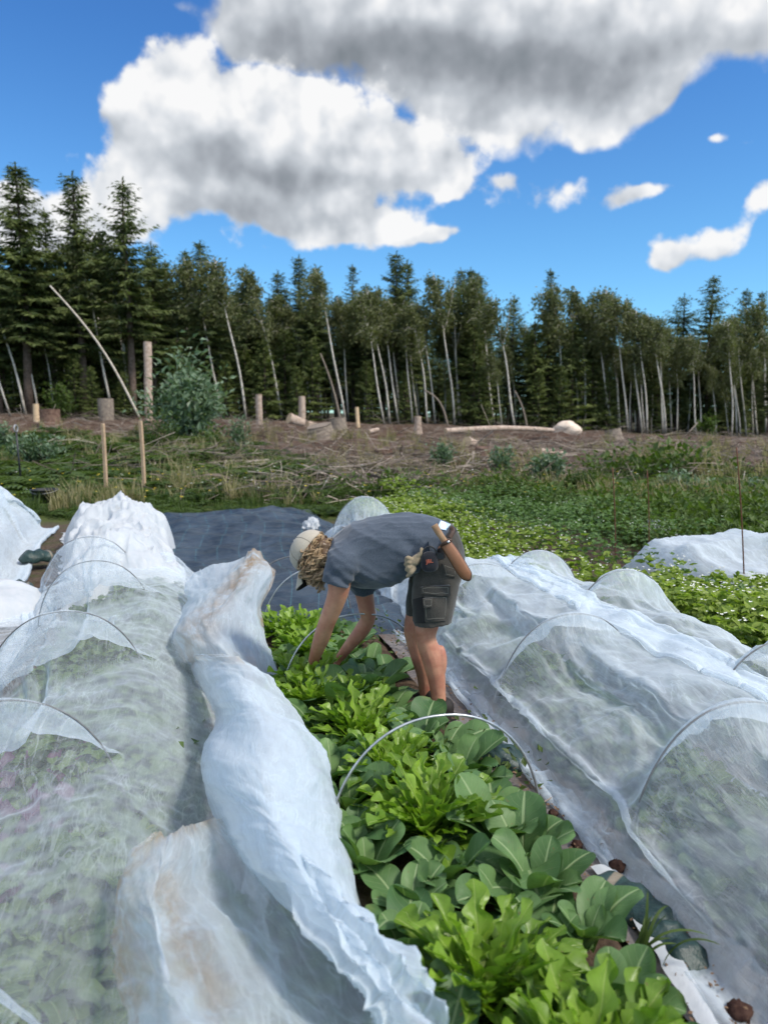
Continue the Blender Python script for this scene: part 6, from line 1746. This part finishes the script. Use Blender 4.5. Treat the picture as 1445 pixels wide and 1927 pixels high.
# covers beyond the beans at the right
HR = [(5.35, 4.25, .34, .36), (5.75, 4.55, .34, .46), (5.95, 5.15, .36, .46)]
def zfar(a, b):
    e = np.clip(np.minimum((a - 5.0) / .10, (6.6 - a) / .28), 0, 1) ** .6; f = np.clip((b - 4.02) / .25, 0, 1) ** .6 * np.clip((7.6 - b) / .4, 0, 1)
    top = .46 - .10 * np.abs(np.sin((b - 3.95) * 2.6)) ** .8 - .12 * sstep(5.9, 5.3, a)
    return .02 + e * f * (top + .10 * crumple(a * .8, b * .8, 51))
x = hump_grid(5.0, 6.6, 4.02, 7.6, .035, zfar)
net_object('insect_net', x, net_mat('net_far_right', .60, .4, 1.2, streak=.24), 'low white net cover beyond the bean patch at the right', up=1)
xx = hump_grid(0, 1, 0, 1, .02, lambda a, b: a * 0)
def heap(name, px, py, z, rx, ry, h, seed, mt, label, cat, skew=0.0):
    c = at(px, py, z); n = 46
    t_ = np.linspace(0, 1, n); p_ = np.linspace(0, 2 * math.pi, 64, endpoint=False); tt, pp = np.meshgrid(t_, p_, indexing='ij')
    X_ = np.cos(pp) * np.sin(tt * math.pi / 2 * 1.25); Y_ = np.sin(pp) * np.sin(tt * math.pi / 2 * 1.25); Z_ = np.cos(tt * math.pi / 2 * 1.25)
    q = 1 + .55 * (ridged(X_ * 2.2 + 3, Y_ * 2.2 + Z_ * 2.5, seed, 4) - .4) + .25 * (fbm(X_ * 2, Y_ * 2, Z_ * 2, 3, seed) - .5)
    V = np.stack([X_ * rx * q, Y_ * ry * q, np.maximum(Z_ * h * q, -.04)], -1).reshape(-1, 3)
    U = np.stack([pp / 3, tt], -1).reshape(-1, 2)
    o = Geo().add(V, grid_faces(n, 64, True), .3, U).build(name, mt, None, True, [float(k) for k in c]); o.rotation_euler = (0, 0, skew)
    return tag(o, label, cat)
heap('cloth_bundle', 1235, 1003, .12, .26, .2, .14, 61, M_FLEECE, 'crumpled white cloth bundle lying behind the far right net cover', 'cloth')
heap('net_bunch', 586, 1006, .05, .12, .16, .20, 62, M_FLEECE, 'small white bunch of net standing behind the head of the worker', 'net')
# bags and dark cloth weighing the nets down
def tarp_mat():
    def fn(t):
        x, y, z = t.sep(t.obj()); n = t.noise(t.obj(), 14, 5, .65); n2 = t.noise(t.obj(), 120, 3)
        s = ((x * 3.0 + y * 1.2 + .2)._m('FRACT') - .5).abs().step(.05, .03)
        c = t.mix(n.step(.3, .7), (.010, .028, .026), (.028, .058, .054)); c = t.mix(n2.step(.6, .75) * .4, c, (.12, .12, .11)); c = t.mix(s * .55 * n.step(.3, .5), c, (.34, .27, .20))
        return pbr(t, c, .45, t.bump(n, .6, .02), .4)
    return mat('green_woven_bag', fn)
M_TARP = tarp_mat()
def bag(px, py, z, L, W_, h, ang, seed, label, name='sandbag', cat='sandbag', mt=None):
    c = at(px, py, z); nu, nv = 40, 44
    s = np.linspace(-1, 1, nu); a = np.linspace(0, 2 * math.pi, nv, endpoint=False); S_, A_ = np.meshgrid(s, a, indexing='ij')
    prof = np.clip(1 - np.abs(S_) ** 3.2, 0, 1) ** .5; flat = 1 + .9 * sstep(.7, 1, np.abs(S_))
    r = prof * (1 + .22 * (ridged(S_ * 2 + A_ * 0, np.cos(A_) * 1.4 + S_ * 1.5, seed, 4) - .4) + .12 * (fbm(S_ * 3, np.cos(A_) * 2, np.sin(A_) * 2, 3, seed) - .5))
    yy = np.cos(A_) * W_ * np.maximum(r, .14 * flat); zz = np.sin(A_) * h * r
    V = np.stack([S_ * L * (1 + .05 * np.cos(A_ * 2)), yy, np.maximum(zz, -h * .35) + .008 * np.sin(S_ * 9)], -1).reshape(-1, 3)
    o = Geo().add(V, grid_faces(nu, nv, True), .3, np.stack([S_, A_ / 6.28], -1).reshape(-1, 2)).build(name, mt or M_TARP, None, True, [float(k) for k in c]); o.rotation_euler = (0, 0, ang)
    return tag(o, label, cat)
RA = math.atan2(DU[1], DU[0])
bag(915, 1415, .06, .21, .085, .065, RA + .55, 71, 'dark green striped sandbag lying on the path behind the nearer bare hoop')
bag(1195, 1705, .055, .17, .085, .036, RA + .25, 72, 'dark green flat bag lying across the path at the foot of the right net')
bag(1262, 1775, .05, .13, .065, .045, RA + .1, 73, 'dark green bag end with a gathered neck, lowest on the right path')
bag(252, 974, .42, .16, .12, .10, .3, 74, 'green bag half buried in the crumpled white fleece by the dark sheet')
bag(70, 1050, .08, .17, .12, .09, .6, 75, 'grey green bag on the ground left of the farthest left hoop')
bag(30, 1112, .07, .15, .10, .09, .2, 76, 'dark bag on the ground at the left edge before the left net')
bag(338, 1125, .10, .10, .08, .08, .8, 77, 'dark bag end between the crumpled fleece and the pulled back net')
# pale buried net edge along the bed, soil clods, a curled grass tuft
x = hump_grid(1.35, 2.1, 0, .06, .02, lambda a, b: .072 + .005 * np.sin(b / .06 * 3.1) + .014 * (ridged(a * 5, b * 8, 81, 3) - .4)); x[..., 1] += 1.19 + .05 * np.sin(x[..., 0] * 4) + .03 * (fbm(x[..., 0] * 9, x[..., 1] * 9, 0, 3, 5) - .5)
net_object('net_edge', x, M_FLEECE, 'pale strip of net edge lying along the right border of the greens bed', 'net', up=1)
M_CLOD = simple('dark_clod', (.035, .018, .016), (.07, .04, .03), 30, .95, .1, .8, 60, .01)
for px, py, r, lab in [(1160, 1632, .032, 'dark reddish lump lying on the grey path cloth at the foot of the right net'), (1390, 1905, .035, 'brown clod of soil at the bottom right corner of the path'), (1085, 1590, .022, 'small brown clod of soil at the foot of the nearer bare hoop'), (1040, 1530, .018, 'small dark crumb of soil on the path between the bed and the net')]:
    c = at(px, py, .06); rock('soil_clod', c, (r, r * .9, r * .75), M_CLOD, int(px), lab, 'clod', 20)
def scraps():
    g = np.random.default_rng(91); G = Geo(); n = 900
    u = 1.2 + 4.2 * g.random(n); v = 1.16 + .30 * g.random(n) ** 1.5
    V, Fq = quad_leaf(.6, 1); a = g.uniform(0, 6.28, n); d = np.stack([np.cos(a), np.sin(a), g.normal(0, .3, n)], -1)
    G.inst(V, Fq, basis(d, g.normal(0, .4, n)) * g.uniform(.006, .022, n)[:, None, None], uv2w(u, v, .066 + .01 * g.random(n)), g.random(n))
    tag(G.build('plant_scraps', simple('dry_scraps', (.10, .06, .035), (.20, .13, .08), 40, .95), smooth=False), 'small dry scraps of leaf and soil on the path', 'debris', None, 'stuff')
    G = Geo(); n = 260
    for c, k_, s_ in [(uv2w(3.05, 1.16, .06), 90, .10), (uv2w(2.75, 1.20, .06), 60, .10), (uv2w(4.75, 1.0, .08), 160, .18)]:
        P = c + g.normal(0, 1, (k_, 3)) * [s_, s_, .0]; P[:, 2] += np.abs(g.normal(0, .06, k_)); a = g.uniform(0, 6.28, k_); d = np.stack([np.cos(a), np.sin(a), g.uniform(.0, 1.4, k_)], -1)
        G.inst(V, Fq, basis(d, g.normal(0, .5, k_)) * g.uniform(.02, .05, k_)[:, None, None], P, g.random(k_))
    tag(G.build('small_weeds', M_WEED, smooth=False), 'small feathery weeds along the right border of the bed', 'weeds', None, 'stuff')
scraps()
def grass_clump():
    c = at(1200, 1830, .06); g = np.random.default_rng(92); G = Geo(); s = np.linspace(0, 1, 12)
    for k in range(11):
        a = g.uniform(-.6, 1.4); l = g.uniform(.16, .30); b = g.uniform(.25, .7); w = .0045 * np.sin(np.clip(s * .9 + .1, 0, 1) * math.pi) ** .5
        P = np.stack([np.cos(a) * b * l * s ** 1.7 + g.normal(0, .02), np.sin(a) * b * l * s ** 1.7 * .5, l * (s - .42 * b * 2 * s ** 2.6)], -1); sd = np.array([-math.sin(a), math.cos(a), .2])
        G.add(np.concatenate([P - sd * w[:, None], P + sd * w[:, None]]), np.stack([np.arange(11), np.arange(1, 12), np.arange(13, 24), np.arange(12, 23)], -1), g.uniform(.4, 1))
    tag(G.build('grass_clump', M_WEED, None, True, [float(k) for k in c]), 'clump of thin arching grass blades at the bottom right border of the bed', 'grass')
grass_clump()
def plank(px0, py0, px1, py1, z, r, lab):
    a, b = at(px0, py0, z), at(px1, py1, z); stem('twig', a, b, r, r * .6, M_TWIG, lab, 'twig')
plank(985, 1530, 1045, 1497, .07, .004, 'thin green brown stalk lying on the path beside the nearer bare hoop')
